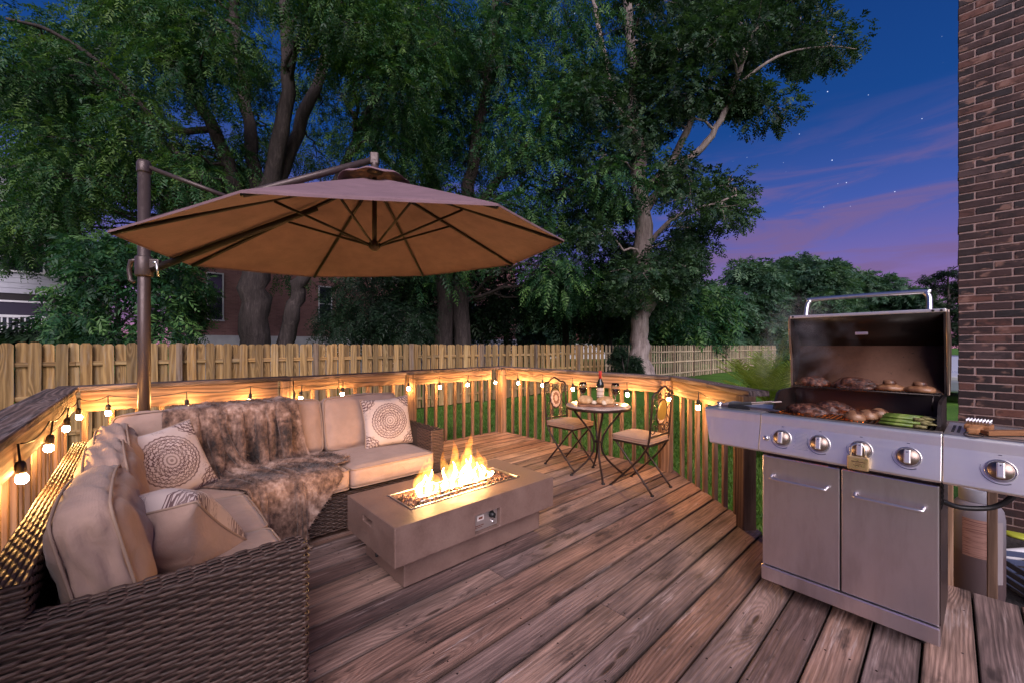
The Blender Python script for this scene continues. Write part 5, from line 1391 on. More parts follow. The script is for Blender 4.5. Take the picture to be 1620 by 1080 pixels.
def lump(name, label, cat, loc, dims, material, seed=0, noise=0.08, rot=(0, 0, 0), sub=3, group=None, flat=0.0, crag=0.0):
    """uneven rounded lump resting on its base"""
    rg = np.random.default_rng(seed); bm = bmesh.new(); bmesh.ops.create_icosphere(bm, subdivisions=sub, radius=1.0); K = rg.normal(size=(8, 3))*2.6; ph = rg.uniform(0, 6, 8)
    for v in bm.verts:
        q = v.co; f = 1+noise*sum(math.sin(K[i][0]*q.x+K[i][1]*q.y+K[i][2]*q.z+ph[i]) for i in range(8))/2.2
        if crag: f += crag*sum(math.sin(3.1*K[i][1]*q.x+3.3*K[i][2]*q.y+2.9*K[i][0]*q.z+ph[i]*2) for i in range(8))/2.2
        z = q.z if q.z > -0.6+flat else -0.6+flat
        v.co = Vector((q.x*f*dims[0]/2, q.y*f*dims[1]/2, (z+0.6-flat)/(1.6-flat)*dims[2]*(0.7+0.3*f)))
    for f in bm.faces: f.smooth = True
    m = bpy.data.meshes.new(name); bm.to_mesh(m); bm.free(); m.materials.append(material)
    o = bpy.data.objects.new(name, m); link(o); o.location = loc; o.rotation_euler = rot
    tag(o, label, cat, group); return o
M_BREAD = mat('bread_crust', lambda nt, p: {'Base Color': nt.ramp(nt.noise(nt.coord('Object'), 22.0, 4, 0.6), [(0.3, (0.34, 0.16, 0.06)), (0.55, (0.56, 0.34, 0.16)), (0.75, (0.72, 0.52, 0.32))]), 'Normal': nt.bump(nt.noise(nt.coord('Object'), 60.0, 3), 0.4, 0.003)}, rough=0.75)
M_CRUMB = mat('bread_crumb', lambda nt, p: {'Base Color': nt.ramp(nt.noise(nt.coord('Object'), 70.0, 3), [(0.3, (0.62, 0.48, 0.32)), (0.7, (0.82, 0.70, 0.54))])}, rough=0.85)
lump('bread_loaf', 'round crusty bread loaf on the board left of the bottle', 'bread', (3.245, 2.445, ZT2+0.018), (0.15, 0.11, 0.085), M_BREAD, 1, rot=(0, 0, -0.5))
lump('bread_loaf', 'torn pale bread loaf on the board right of the bottle', 'bread', (3.36, 2.285, ZT2+0.018), (0.16, 0.115, 0.078), M_BREAD, 2, 0.1, rot=(0, 0, -0.9))
lump('cheese_piece', 'pale crumbly cheese piece between the two bread loaves', 'cheese', (3.275, 2.36, ZT2+0.018), (0.055, 0.05, 0.038), M_CRUMB, 3, 0.16, sub=2)
lump('cheese_piece', 'white cheese wedge in front of the torn bread loaf', 'cheese', (3.305, 2.262, ZT2+0.018), (0.05, 0.045, 0.045), M_CRUMB, 5, 0.14, sub=2)
# ---------------------------------------------------------------- stainless gas grill
GA = math.radians(-92.5); GO = Vector((2.427, 0.671, 0))
GM = Matrix.Translation(GO) @ Matrix.Rotation(GA, 4, 'Z')
def G(x, y, z): return GM @ Vector((x, y, z))
def grill():
    t = thing('gas_grill', 'stainless steel gas grill with its lid open, loaded with food', 'grill', tuple(GO), GA)
    W = 0.647
    YZ = Matrix(((0, 0, 1, 0), (1, 0, 0, 0), (0, 1, 0, 0), (0, 0, 0, 1)))   # polygon (y, z) extruded along x
    # cabinet
    mb = MB(); mb.box((0.006, 0.27, 0.41), (0.012, 0.46, 0.67)); mb.box((W-0.006, 0.27, 0.41), (0.012, 0.46, 0.67)); mb.box((W/2, 0.495, 0.41), (W-.026, 0.012, 0.67)); mb.box((W/2, 0.27, 0.085), (W-.026, 0.44, 0.02)); mb.box((W/2, 0.03, 0.74), (W-.026, 0.012, 0.03)); mb.box((W/2, 0.045, 0.42), (W-.03, 0.01, 0.62))
    mb.build('cabinet', mat('cabinet_side_steel', col=(0.10, 0.075, 0.07), rough=0.35, metal=0.8), t)
    # side vents
    mb = MB()
    for i in range(6):
        for j in range(5): mb.box((W+0.001, 0.06+j*0.028+(i % 2)*0.014, 0.735-i*0.022), (0.003, 0.02, 0.012))
    mb.build('side_vent', M_BLACK, t)
    for (x0, x1, h0, h1) in ((0.002, 0.3245, 0.045, 0.278), (0.3305, W-0.002, 0.380, 0.602)):
        d = MB().box(((x0+x1)/2, 0.008, 0.4425), (x1-x0, 0.022, 0.571), ch=0.004).build('door', M_STEELV, t)
        P = wobble([Vector((h0, 0.0, 0.628)), Vector((h0+0.004, -0.025, 0.624)), Vector((h0+0.02, -0.036, 0.622)), Vector((h1-0.02, -0.036, 0.622)), Vector((h1-0.004, -0.025, 0.624)), Vector((h1, 0.0, 0.628))], np.random.default_rng(1), 0.0, 5)
        MB().tube([Vector(p) for p in P], 0.0075, 10).build('handle', M_CHROME, d)
    MB().box((W/2, 0.006, 0.115), (W+0.004, 0.036, 0.074), ch=0.006).build('kick_plate', M_STEELV, t)
    for x in (0.06, W-0.06):
        for y in (0.13, 0.44):
            c = MB(); c.lathe([(0.0, -0.012), (0.028, -0.012), (0.032, -0.006), (0.032, 0.006), (0.028, 0.012), (0.0, 0.012)], 16, (x, y, 0.033), axis=(1, 0, 0)); c.box((x, y, 0.068), (0.045, 0.03, 0.018)); c.build('caster', M_BLACK, t)
    # control panel: slanted face, apron, lower lip
    pf = [(-0.002, 0.949), (-0.014, 0.947), (-0.021, 0.938), (-0.026, 0.898), (-0.052, 0.782), (-0.056, 0.762), (-0.050, 0.754), (0.0, 0.752), (0.04, 0.80), (0.04, 0.949)]
    def panel(x0, x1, name, m=M_STEEL):
        o = MB().prism(pf, x0, x1, YZ).build(name, m, t); bv = o.modifiers.new('b', 'BEVEL'); bv.width = 0.003; bv.segments = 2; bv.limit_method = 'ANGLE'; bv.angle_limit = 0.5; return o
    cp = panel(0.0, 0.654, 'control_panel')
    # left shelf with its slanted end
    mb = MB(); n = len(pf)
    for (y, z) in pf: mb.v.append((-0.002, y, z))
    for (y, z) in pf:
        k = min(1, max(0, (0.94-z)/0.19)); mb.v.append((-0.290+0.045*k**1.2, y, z))
    mb.f += [tuple(range(n)), tuple(range(2*n-1, n-1, -1))]+[((i+1) % n, i, n+i, n+(i+1) % n) for i in range(n)]; mb.sm += [False]*(n+2)
    sf = mb.build('left_shelf', M_STEEL, t)
    MB().box((-0.147, 0.205, 0.938), (0.286, 0.33, 0.022), ch=0.004).build('shelf_top', M_STEEL, sf)
    # right shelf with the side burner cover
    rs = panel(0.656, 0.985, 'right_shelf')
    MB().box((0.8205, 0.205, 0.938), (0.329, 0.33, 0.022), ch=0.004).build('shelf_top', M_STEEL, rs)
    mb = MB()
    for j in range(6):
        for i in range(2): mb.box((0.679+i*0.016, 0.07+j*0.036, 0.9496), (0.009, 0.022, 0.0016))
    mb.box((0.715, 0.17, 0.9496), (0.004, 0.19, 0.0016)); mb.box((0.80, 0.03, 0.9496), (0.13, 0.004, 0.0016)); mb.build('vent_slot', M_BLACK, rs)
    # knobs on the slanted face
    nrm = Vector((0, -0.976, 0.219)); upv = Vector((0, 0.219, 0.976)); 
    def on(x, z): k = (z-0.782)/(0.898-0.782); return Vector((x, -0.052+0.026*k, z))
    def knob(x, parent):
        c = on(x, 0.838); axis = tuple(nrm)
        o = MB().tube([c+Vector((1, 0, 0))*(0.039*math.cos(a))+upv*(0.039*math.sin(a))+nrm*0.002 for a in np.linspace(0, 2*math.pi, 32, endpoint=False)], 0.0022, 6, closed=True).build('bezel', M_CHROME, parent)
        k = MB().lathe([(0.0345, 0.0), (0.034, 0.016), (0.030, 0.024), (0.0, 0.025)], 28, c, axis).build('knob', mat('knob_steel', col=(0.30, 0.235, 0.20), rough=0.38, metal=1.0), parent)
        R = Matrix((Vector((1, 0, 0)), upv, nrm)).transposed()
        MB().box(c+nrm*0.031, (0.021, 0.056, 0.018), rot=R, ch=0.004).build('grip', M_STEEL, k)
        ar = [c+Vector((1, 0, 0))*(0.050*math.cos(a))+upv*(0.050*math.sin(a))+nrm*0.0012 for a in np.linspace(math.radians(165), math.radians(300), 14)]
        g = MB().tube(ar, [0.0004+0.0014*i/13 for i in range(14)], 4); g.tube([on(x, 0.893)+nrm*0.001-Vector((0.005, 0, 0)), on(x, 0.893)+nrm*0.001+Vector((0.004, 0, 0))], 0.0012, 4); g.tube([c+nrm*0.0405+upv*0.018, c+nrm*0.0415+upv*0.018], 0.0022, 8)
        g.build('dial_mark', M_BLACK, parent)
    for x in (0.102, 0.257, 0.4065, 0.558): knob(x, cp)
    knob(0.804, rs)
    MB().lathe([(0.012, 0), (0.012, 0.012), (0.009, 0.016), (0, 0.016)], 14, on(0.034, 0.826), tuple(nrm)).build('igniter_button', M_CHROME, cp)
    mb = MB(); rg = random.Random(3)
    for k in range(13):
        c = on(0.182, 0.872-k*0.0062)+nrm*0.0008; mb.box(c, (0.062*rg.uniform(.7, 1.0), 0.0008, 0.0022), rot=Euler((-0.22, 0, 0)))
    mb.build('instruction_print', mat('grey_print', col=(0.30, 0.29, 0.34), rough=0.5), cp)
    # firebox
    side = [(0.015, 0.80), (0.045, 0.949), (0.13, 0.955), (0.155, 1.0), (0.19, 1.042), (0.235, 1.054), (0.50, 1.056), (0.50, 0.80)]
    for x0, x1 in ((0.008, 0.02), (0.630, 0.642)): MB().prism(side, x0, x1, YZ).build('firebox_side', M_ENAMEL, t)
    mb = MB(); mb.box((0.325, 0.505, 0.93), (0.634, 0.012, 0.26)); mb.box((0.325, 0.03, 0.875), (0.606, 0.02, 0.15)); mb.box((0.325, 0.27, 0.80), (0.606, 0.44, 0.012)); mb.build('firebox', M_ENAMEL, t)
    # flame tamer strips under the grate glow where the burners are lit
    MG = mat('glowing_burner', lambda nt, p: {'Emission Strength': nt.noise(nt.coord('Object'), 18.0, 3).ss(0.45, 0.68, 0.05, 24.0)}, col=(0.03, 0.01, 0.005), emit=(1.0, 0.20, 0.03), es=3.0)
    for x in (0.11, 0.215, 0.33): MB().prism([(-0.035, 0), (0.035, 0), (0, 0.03)], 0.06, 0.45, Matrix(((1, 0, 0, x), (0, 0, 1, 0), (0, 1, 0, 0.875), (0, 0, 0, 1)))).build('flame_tamer', MG, t)
    for x in (0.45, 0.56): MB().prism([(-0.035, 0), (0.035, 0), (0, 0.03)], 0.06, 0.45, Matrix(((1, 0, 0, x), (0, 0, 1, 0), (0, 1, 0, 0.875), (0, 0, 0, 1)))).build('flame_tamer', M_ENAMEL, t)
    bar = MB().box((0, 0, 0), (0.009, 0.43, 0.010), ch=0.002).mesh('grate_bar'); bar.materials.append(mat('cast_iron', col=(0.02, 0.015, 0.013), rough=0.5, metal=0.5))
    for k in range(31):
        o = bpy.data.objects.new('grate_bar', bar); link(o, t); o.location = (0.03+k*0.0195, 0.26, 0.941)
    # warming rack
    mb = MB(); mb.tube([(0.022, 0.39, 1.066), (0.628, 0.39, 1.066)], 0.0045, 6); mb.tube([(0.022, 0.493, 1.066), (0.628, 0.493, 1.066)], 0.0045, 6)
    for k in range(36): mb.tube([(0.03+k*0.017, 0.387, 1.070), (0.03+k*0.017, 0.493, 1.070)], 0.0022, 5)
    mb.tube([(0.605, 0.38, 1.066), (0.600, 0.37, 1.02), (0.602, 0.375, 0.99)], 0.004, 6)
    mb.build('warming_rack', mat('rack_wire', col=(0.05, 0.04, 0.036), rough=0.4, metal=0.8), t)
    # lid, swung open
    prof = [(0.515, 1.058), (0.570, 1.10), (0.615, 1.19), (0.628, 1.305), (0.59, 1.365), (0.53, 1.425), (0.452, 1.475)]
    inner = [(y-0.014*a, z-0.014*b_) for (y, z), (a, b_) in zip(prof, [(0.8, -0.3), (0.95, -0.1), (1, 0), (1, 0.2), (0.75, 0.6), (0.65, 0.75), (0.5, 0.85)])]
    def sheet(pr, x0, x1, name, m, parent, lo=0, hi=None):
        pr = pr[lo:hi]; mb = MB(); vs = [(x0, y, z) for y, z in pr]+[(x1, y, z) for y, z in pr]; n = len(pr)
        mb.add(vs, [(i, i+1, n+i+1, n+i) for i in range(n-1)], True); o = mb.build(name, m, parent); s = o.modifiers.new('s', 'SOLIDIFY'); s.thickness = 0.003; return o
    lid = sheet(prof, 0.0, 0.648, 'lid', M_STEELV, t)
    sheet(inner, 0.014, 0.634, 'lid_lining', M_LIDIN, lid, 0, 4); sheet(inner, 0.014, 0.634, 'lid_front_lining', M_ENAMEL, lid, 3, 7)
    capp = prof+[(0.445, 1.462), (0.452, 1.36), (0.468, 1.30), (0.485, 1.24), (0.492, 1.12), (0.50, 1.06)]
    for x0, x1 in ((-0.006, 0.006), (0.642, 0.654)):
        e = MB().prism(capp, x0, x1, YZ).build('lid_end', mat('lid_end_steel', col=(0.33, 0.25, 0.20), rough=0.32, metal=0.9), lid); bv = e.modifiers.new('b', 'BEVEL'); bv.width = 0.003; bv.segments = 2; bv.limit_method = 'ANGLE'
    for x0, x1 in ((0.0062, 0.013), (0.635, 0.6418)): MB().prism([(y*0.985+.008, z*0.99+.012) for y, z in capp], x0, x1, YZ).build('lid_end_lining', M_ENAMEL, lid)
    MB().box((0.324, 0.448, 1.470), (0.640, 0.016, 0.018), ch=0.004).build('lid_edge', M_STEEL, lid)
    for x in (0.02, 0.60, 0.628): MB().lathe([(0.006, 0), (0.005, 0.003), (0, 0.003)], 8, (x, 0.440, 1.470), (0, -1, 0)).build('lid_bolt', M_BLACK, lid)
    MB().box((0.315, 0.560, 1.372), (0.055, 0.012, 0.022), ch=0.003).build('thermometer_back', M_CHROME, lid)
    P = wobble([Vector((0.075, 0.475, 1.465)), Vector((0.077, 0.497, 1.535)), Vector((0.088, 0.505, 1.562)), Vector((0.115, 0.508, 1.572)), Vector((0.545, 0.508, 1.572)), Vector((0.572, 0.505, 1.562)), Vector((0.583, 0.497, 1.535)), Vector((0.585, 0.475, 1.465))], np.random.default_rng(1), 0.0, 5)
    MB().tube([Vector(p) for p in P], 0.0125, 14).build('lid_handle', M_CHROME, lid)
    # gas hose
    P = wobble([Vector((0.64, 0.20, 0.62)), Vector((0.70, 0.25, 0.595)), Vector((0.80, 0.30, 0.62)), Vector((0.87, 0.28, 0.74)), Vector((0.88, 0.25, 0.90))], np.random.default_rng(1), 0.0, 6)
    MB().tube([Vector(p) for p in P], 0.011, 10).build('gas_hose', M_BLACK, t)
    return t
grill()

# ---- food on the grill
def _meat(nt, p):
    n = nt.noise(nt.coord('Object'), 38.0, 5, 0.7); n2 = nt.noise(nt.coord('Object'), 120.0, 3, 0.7)
    return {'Base Color': nt.ramp(n*0.6+n2*0.4, [(0.40, (0.012, 0.005, 0.004)), (0.5, (0.055, 0.018, 0.010)), (0.58, (0.17, 0.062, 0.032)), (0.70, (0.36, 0.18, 0.11))]), 'Normal': nt.bump(n+n2, 0.9, 0.006), 'Roughness': n.ss(0.3, 0.7, 0.25, 0.55)}
M_MEAT = mat('seared_meat', _meat, coat=0.2)
def _mush(nt, p):
    n = nt.noise(nt.coord('Object'), 18.0, 4, 0.6); x, y, z = nt.sep(nt.coord('Object'))
    c = nt.ramp(n, [(0.3, (0.15, 0.065, 0.030)), (0.55, (0.29, 0.15, 0.075)), (0.75, (0.46, 0.28, 0.17))])
    return {'Base Color': nt.mix((z-0.033).gt(0.0)*(((x*110.0+y*60.0).sin()).gt(-0.1))*0.92, c, (0.06, 0.02, 0.01))}
M_MUSH = mat('grilled_mushroom', _mush, rough=0.4)
ZG = 0.9465
gz_ = math.degrees(GA)
def food(name, label, cat, x, y, z, dims, m, seed, rot=0.0, noise=0.1, flat=0.35, group=None, sub=3):
    meat = m is M_MEAT
    return lump(name, label, cat, G(x, y, z), dims, m, seed, noise, (0, 0, GA+rot), 4 if meat else sub, group, flat, 0.07 if meat else 0.0)
food('steak', 'large seared steak lying at the front left of the grate', 'meat', 0.155, 0.165, ZG, (0.17, 0.135, 0.054), M_MEAT, 21, 0.25, 0.10)
food('steak', 'seared steak behind and overlapping the front one on the grate', 'meat', 0.245, 0.275, ZG, (0.165, 0.12, 0.068), M_MEAT, 22, 0.1, 0.11)
food('ribs_piece', 'browned meat slab at the left end of the warming rack', 'meat', 0.125, 0.440, 1.073, (0.165, 0.085, 0.058), M_MEAT, 23, -0.05, 0.12)
food('ribs_piece', 'longer browned meat slab in the middle of the warming rack', 'meat', 0.300, 0.438, 1.073, (0.20, 0.09, 0.060), M_MEAT, 24, 0.0, 0.13)
for i, (x, y, lab) in enumerate(((0.360, 0.10, 'grilled mushroom nearest the front of the grate'), (0.395, 0.19, 'grilled mushroom in the middle of the row of three'), (0.425, 0.285, 'grilled mushroom at the back of the row of three'))):
    food('mushroom', lab, 'mushroom', x, y, ZG, (0.082, 0.072, 0.048), M_MUSH, 30+i, 0.3*i, 0.04, 0.3, 'mushrooms on the grill')
for i, (x, lab) in enumerate(((0.445, 'brown mushroom cap on the warming rack next to the meat'), (0.555, 'brown mushroom cap at the right end of the warming rack'))):
    c = food('mushroom', lab, 'mushroom', x, 0.435, 1.073, (0.115, 0.09, 0.036), M_MEAT if False else mat('toasted_cap', lambda nt, p: {'Base Color': nt.ramp(nt.noise(nt.coord('Object'), 30, 4), [(0.35, (0.12, 0.045, 0.02)), (0.65, (0.34, 0.17, 0.08))])}, rough=0.35), 35+i, 0.0, 0.04, 0.3, 'mushrooms on the grill')
    st = MB(); st.lathe([(0.026, 0.0), (0.028, 0.006), (0.025, 0.014), (0.023, 0.020), (0.0, 0.022)], 14, (0, 0, 0.031)); st.build('stalk', M_MUSH, c)
def asparagus():
    rg = random.Random(8); MA = mat('asparagus_green', lambda nt, p: {'Base Color': nt.ramp(nt.noise(nt.coord('Object'), 26.0, 3), [(0.3, (0.06, 0.105, 0.012)), (0.55, (0.16, 0.245, 0.035)), (0.75, (0.30, 0.36, 0.10))])}, rough=0.4)
    MT = mat('asparagus_tip', lambda nt, p: {'Base Color': nt.ramp(nt.noise(nt.coord('Object'), 90.0, 3), [(0.35, (0.10, 0.085, 0.02)), (0.65, (0.34, 0.30, 0.12))])}, rough=0.5)
    spots = [(0.452, 0.07+k*0.0235, rg.uniform(-.12, .12), 0) for k in range(9)]+[(0.455, 0.085+k*0.034, rg.uniform(-.09, .09), 1) for k in range(6)]+[(0.458, 0.12+k*0.05, rg.uniform(-.1, .1), 2) for k in range(3)]
    names = ['first', 'second', 'third', 'fourth', 'fifth', 'sixth', 'seventh', 'eighth', 'ninth']
    for i, (x, y, a, lay) in enumerate(spots):
        L = rg.uniform(0.135, 0.182); r = rg.uniform(0.0055, 0.0072); c = G(x, y, ZG+r*0.95+lay*0.0125)
        row = ['bottom', 'middle', 'top'][lay]; k_ = i-(0, 9, 15)[lay]
        lab = '%s green asparagus spear from the front in the %s layer of the pile' % (names[k_], row)
        o = thing('asparagus_spear', lab, 'asparagus', tuple(c), GA+a, 'asparagus spears on the grate')
        MB().tube([(0, 0, 0), (L*0.35, 0.002, 0.0), (L*0.72, 0.003, 0.0005)], [r, r*1.02, r*0.9], 8).build('stalk', MA, o)
        MB().tube([(L*0.72, 0.003, 0.0005), (L*0.80, 0.003, 0.0005), (L*0.88, 0.002, 0.0005), (L*0.96, 0.001, 0.0005), (L, 0, 0.0005)], [r*0.9, r*1.12, r*1.05, r*0.7, r*0.15], 8).build('tip', MT, o)
asparagus()

# ---- tongs on the left shelf
tg = thing('tongs', 'steel grill tongs lying open on the left shelf of the grill', 'tongs', tuple(G(-0.235, 0.04, 0.951)), GA)
MT_ = mat('tong_steel', col=(0.34, 0.27, 0.25), rough=0.28, metal=1.0)
def arm(name, y1, z1):
    e = Vector((0.262, y1, 0.009+z1)); o_ = Vector((0, 0, 0.009)); d = (e-o_).normalized(); R = Matrix((d, Vector((0, 0, 1)).cross(d).normalized(), d.cross(Vector((0, 0, 1)).cross(d)).normalized())).transposed()
    mb = MB(); mb.box(o_+d*0.13, (0.26, 0.015, 0.014), rot=R, ch=0.003); mb.box(o_+d*0.278, (0.05, 0.034, 0.010), rot=R, ch=0.004)
    o = mb.build(name, MT_, tg)
    MB().box(o_+d*0.105, (0.115, 0.020, 0.019), rot=R, ch=0.005).build('grip', M_BLACK, o)
arm('arm', 0.01, 0.0); arm('arm', 0.115, 0.035)
MB().lathe([(0.015, -0.013), (0.015, 0.013)], 14, (0.0, 0.004, 0.014), (0, 0, 1)).build('pivot', M_CHROME, tg)
# ---- brushes on the right shelf
MBW = wood('brush_wood', (0.26, 0.10, 0.035), (0.50, 0.23, 0.09), (0.62, 0.34, 0.16), (.95, .9, .9), wamt=0.0, knots=0.0)
br = thing('grill_brush', 'wooden grill brush with steel bristles up on the right shelf', 'brush', tuple(G(0.735, 0.03, 0.9505)), GA+math.radians(84))
mb = MB(); mb.box((0.045, 0, 0.013), (0.10, 0.034, 0.024), ch=0.006); mb.box((0.135, 0.0, 0.016), (0.085, 0.075, 0.022), ch=0.006); mb.build('handle', MBW, br)
mb = MB()
for i in range(5):
    for j in range(8): mb.tube([(0.105+i*0.015, -0.031+j*0.0088, 0.026), (0.104+i*0.015, -0.032+j*0.0091, 0.048)], 0.0017, 5)
mb.build('bristles', M_CHROME, br)['kind'] = 'stuff'
MB().tube([Vector((-0.006+0.026*math.cos(a)-0.018, 0.026*math.sin(a)-0.005, 0.004+0.006*math.cos(a))) for a in np.linspace(0, 2*math.pi, 20, endpoint=False)], 0.0018, 5, closed=True).build('hanging_loop', M_BLACK, br)
sp = thing('grill_scraper', 'bent wooden grill scraper beside the bristle brush', 'scraper', tuple(G(0.765, 0.035, 0.9505)), GA+math.radians(50))
mb = MB(); mb.prism([(0, -0.015), (0.12, -0.013), (0.155, -0.02), (0.22, -0.034), (0.222, 0.012), (0.165, 0.016), (0.125, 0.012), (0, 0.015)], 0.001, 0.022); o = mb.build('handle', MBW, sp); bv = o.modifiers.new('b', 'BEVEL'); bv.width = 0.004; bv.segments = 2
# ---- padlock on the third knob
pk = thing('padlock', 'brass padlock with a steel shackle hooked over the middle grill knob', 'padlock', tuple(G(0.402, -0.075, 0.752)), GA+0.06)
MB().box((0, 0, 0.033), (0.074, 0.020, 0.062), ch=0.006).build('body', M_BRASS, pk)
P = [Vector((-0.025, 0, 0.06)), Vector((-0.025, 0, 0.090))]+[Vector((-0.025*math.cos(a), 0.006*math.sin(a), 0.092+0.024*math.sin(a))) for a in np.linspace(0.2, math.pi-0.2, 10)]+[Vector((0.025, 0, 0.090)), Vector((0.025, 0, 0.06))]
MB().tube(P, 0.0042, 10).build('shackle', M_CHROME, pk)
mb = MB(); rg = random.Random(2)
for (z, w, h) in ((0.040, 0.046, 0.006), (0.031, 0.018, 0.003), (0.024, 0.030, 0.0042)):
    x = -w/2
    while x < w/2:
        l = rg.uniform(0.002, 0.0045); mb.box((x+l/2, -0.0103, z+rg.uniform(-.0006, .0006)), (l, 0.0006, h*rg.uniform(.6, 1))); x += l+0.0012
mb.build('stamped_print', mat('stamp', col=(0.10, 0.05, 0.02), rough=0.6), pk)

# ---------------------------------------------------------------- things on the ground between railing and wall
tk = at(1546, 900, 2.52); TB = GZ+0.2
tank = thing('gas_tank', 'propane tank with a pinkish label standing behind the grill railing', 'gas tank', (tk.x, tk.y, TB))
MB().lathe([(0.10, 0.0), (0.112, 0.02), (0.115, 0.05), (0.115, 0.50), (0.108, 0.55), (0.088, 0.585), (0.05, 0.605), (0.0, 0.61)], 28).build('body', mat('tank_paint', lambda nt, p: {'Base Color': nt.ramp(nt.sep(nt.coord('Object'))[2], [(0.28, (0.16, 0.11, 0.11)), (0.30, (0.20, 0.165, 0.17)), (0.5, (0.30, 0.275, 0.31))])}, rough=0.4), tank)
MB().lathe([(0.078, 0.585), (0.080, 0.60), (0.080, 0.665), (0.076, 0.67), (0.070, 0.665), (0.070, 0.60)], 24).build('collar', mat('tank_white', col=(0.36, 0.36, 0.41), rough=0.5), tank)
def band(r, a0, a1, z0, z1, name, m, parent, n=12):
    mb = MB()
    for i in range(n+1):
        a = a0+(a1-a0)*i/n
        for z in (z0, z1): mb.v.append((r*math.cos(a), r*math.sin(a), z))
    for i in range(n): mb.f.append((2*i, 2*i+2, 2*i+3, 2*i+1)); mb.sm.append(True)
    return mb.build(name, m, parent)
fa = math.atan2(-tk.y, -tk.x)
lb = band(0.1165, fa-0.55, fa+0.45, 0.27, 0.50, 'label_sheet', mat('pink_label', lambda nt, p: {'Base Color': nt.ramp(nt.noise(nt.vec(nt.sep(nt.coord('Object'))[0]*40.0, 0.0, nt.sep(nt.coord('Object'))[2]*230.0), 1.0, 1), [(0.50, (0.50, 0.28, 0.22)), (0.60, (0.24, 0.11, 0.09))])}, rough=0.6), tank)
band(0.1166, fa+0.55, fa+1.05, 0.13, 0.50, 'side_label', mat('grey_label', col=(0.42, 0.36, 0.36), rough=0.6), tank)
p = at(1600, 880, 2.9)
pi = thing('drain_pipe', 'white plastic pipe lying on the soil beside the tank', 'pipe', (p.x, p.y, TB))
MB().tube([(-0.35, 0.28, 0.045), (0.45, -0.30, 0.045)], 0.04, 16).build('tube', M_WHITE, pi); MB().tube([(-0.39, 0.31, 0.045), (-0.33, 0.265, 0.045)], 0.047, 16).build('coupling', M_WHITE, pi)
p = at(1618, 940, 2.55)
cr = thing('storage_crate', 'blue grey plastic crate on the soil at the frame edge', 'crate', (p.x+0.05, p.y-0.1, TB), 0.5)
mb = MB(); mb.box((0, 0, 0.012), (0.42, 0.32, 0.02)); M_CR = mat('blue_grey_plastic', col=(0.07, 0.085, 0.15), rough=0.75, spec=0.2)
mb.build('floor_panel', M_CR, cr)
for (cx, cy_, dx, dy) in ((0, -0.16, 0.42, 0.014), (0, 0.16, 0.42, 0.014), (-0.21, 0, 0.014, 0.306), (0.21, 0, 0.014, 0.306)):
    for z in (0.05, 0.10, 0.155): MB().box((cx, cy_, z), (dx, dy, 0.036), ch=0.004).build('slat', M_CR, cr)
for sx in (-1, 1):
    for sy in (-1, 1): MB().box((sx*0.205, sy*0.155, 0.09), (0.028, 0.028, 0.18), ch=0.004).build('corner_post', M_CR, cr)
p = at(1612, 806, 3.3)
lf = thing('toy_disc', 'yellow green flying disc resting on the soil bank', 'disc', (p.x, p.y, TB), 0.0)
MB().lathe([(0.085, 0.001), (0.09, 0.012), (0.08, 0.022), (0.06, 0.026), (0.0, 0.028)], 26).build('shell', mat('lime_plastic', col=(0.42, 0.46, 0.05), rough=0.4), lf)

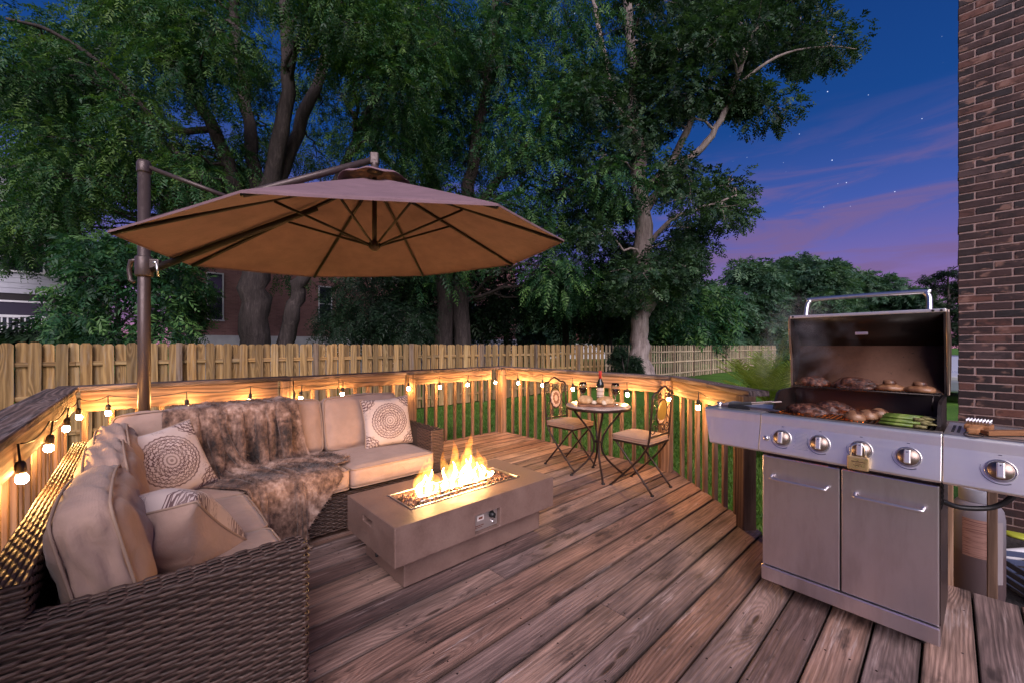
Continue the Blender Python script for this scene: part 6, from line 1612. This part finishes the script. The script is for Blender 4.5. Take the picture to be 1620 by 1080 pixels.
# ---------------------------------------------------------------- parked car glimpsed between the grill lid and the wall
def car():
    p = at(1522, 547, 13.5)
    t = thing('parked_car', 'pale blue white car glimpsed between the grill lid and the brick wall', 'car', (p.x, p.y, GZ), math.radians(-20))
    MP = mat('car_paint', col=(0.45, 0.48, 0.58), rough=0.25, coat=0.6)
    XZ = Matrix(((1, 0, 0, 0), (0, 0, 1, 0), (0, 1, 0, 0), (0, 0, 0, 1)))
    body = MB().prism([(-2.2, 0.35), (-2.25, 0.75), (-2.1, 0.95), (-1.2, 1.0), (-0.75, 1.0), (1.55, 1.0), (2.1, 0.92), (2.2, 0.6), (2.15, 0.32)], -0.85, 0.85, XZ).build('body', MP, t)
    bv = body.modifiers.new('b', 'BEVEL'); bv.width = 0.08; bv.segments = 3
    cab = MB().prism([(-1.25, 0.98), (-0.55, 1.42), (0.75, 1.44), (1.6, 0.98)], -0.72, 0.72, XZ).build('cabin', MP, t); bv = cab.modifiers.new('b', 'BEVEL'); bv.width = 0.06; bv.segments = 3
    for s in (-1, 1):
        MB().prism([(-1.0, 1.03), (-0.5, 1.36), (0.05, 1.38), (0.05, 1.03)], s*0.722, s*0.735, XZ).build('side_window', M_GLASS, t)
        MB().prism([(0.12, 1.03), (0.12, 1.38), (0.70, 1.37), (1.30, 1.03)], s*0.722, s*0.735, XZ).build('side_window', M_GLASS, t)
        for x in (-1.4, 1.35):
            w_ = MB().lathe([(0.18, -0.1), (0.31, -0.1), (0.325, -0.06), (0.325, 0.06), (0.31, 0.1), (0.18, 0.1)], 24, (x, s*0.78, 0.325), (0, 1, 0)).build('wheel', M_BLACK, t)
            MB().lathe([(0.0, -0.09), (0.18, -0.09), (0.18, 0.09), (0.0, 0.09)], 20, (x, s*0.78, 0.325), (0, 1, 0)).build('rim', M_CHROME, w_)
        MB().box((-2.2, s*0.6, 0.78), (0.08, 0.3, 0.12), ch=0.02).build('headlight', M_WHITE, t)
car()

# ---------------------------------------------------------------- smoke drifting off the grill
def smoke():
    m = bpy.data.materials.new('grill_smoke'); m.use_nodes = True; nt = NT(m.node_tree); nt.nodes.remove(nt.nodes['Principled BSDF']); out = nt.nodes['Material Output']
    v = nt.new('ShaderNodeVolumePrincipled'); v.inputs['Color'].default_value = (0.85, 0.88, 1.0, 1)
    x, y, z = nt.sep(nt.coord('Generated'))
    n = nt.noise(nt.vec(x*2.2, y*2.2, z*2.6), 1.6, 3, 0.55, 0.8).ss(0.46, 0.70)
    ed = ((x-0.5)*(x-0.5)+(y-0.5)*(y-0.5)+(z-0.5)*(z-0.5)).sqrt().ss(0.5, 0.22)
    nt.put(v.inputs['Density'], n*ed*2.0); nt.links.new(v.outputs[0], out.inputs['Volume'])
    c = G(0.06, 0.40, 1.30); bm = bmesh.new(); bmesh.ops.create_icosphere(bm, subdivisions=3, radius=1.0)
    for q in bm.verts: q.co = Vector((q.co.x*0.30, q.co.y*0.24, q.co.z*0.36))
    me = bpy.data.meshes.new('smoke'); bm.to_mesh(me); bm.free(); me.materials.append(m)
    o = bpy.data.objects.new('smoke', me); link(o); o.location = c; o.rotation_euler = (0, 0, GA); tag(o, 'thin blue grey smoke drifting up from the grill', 'smoke', kind='stuff')
smoke()
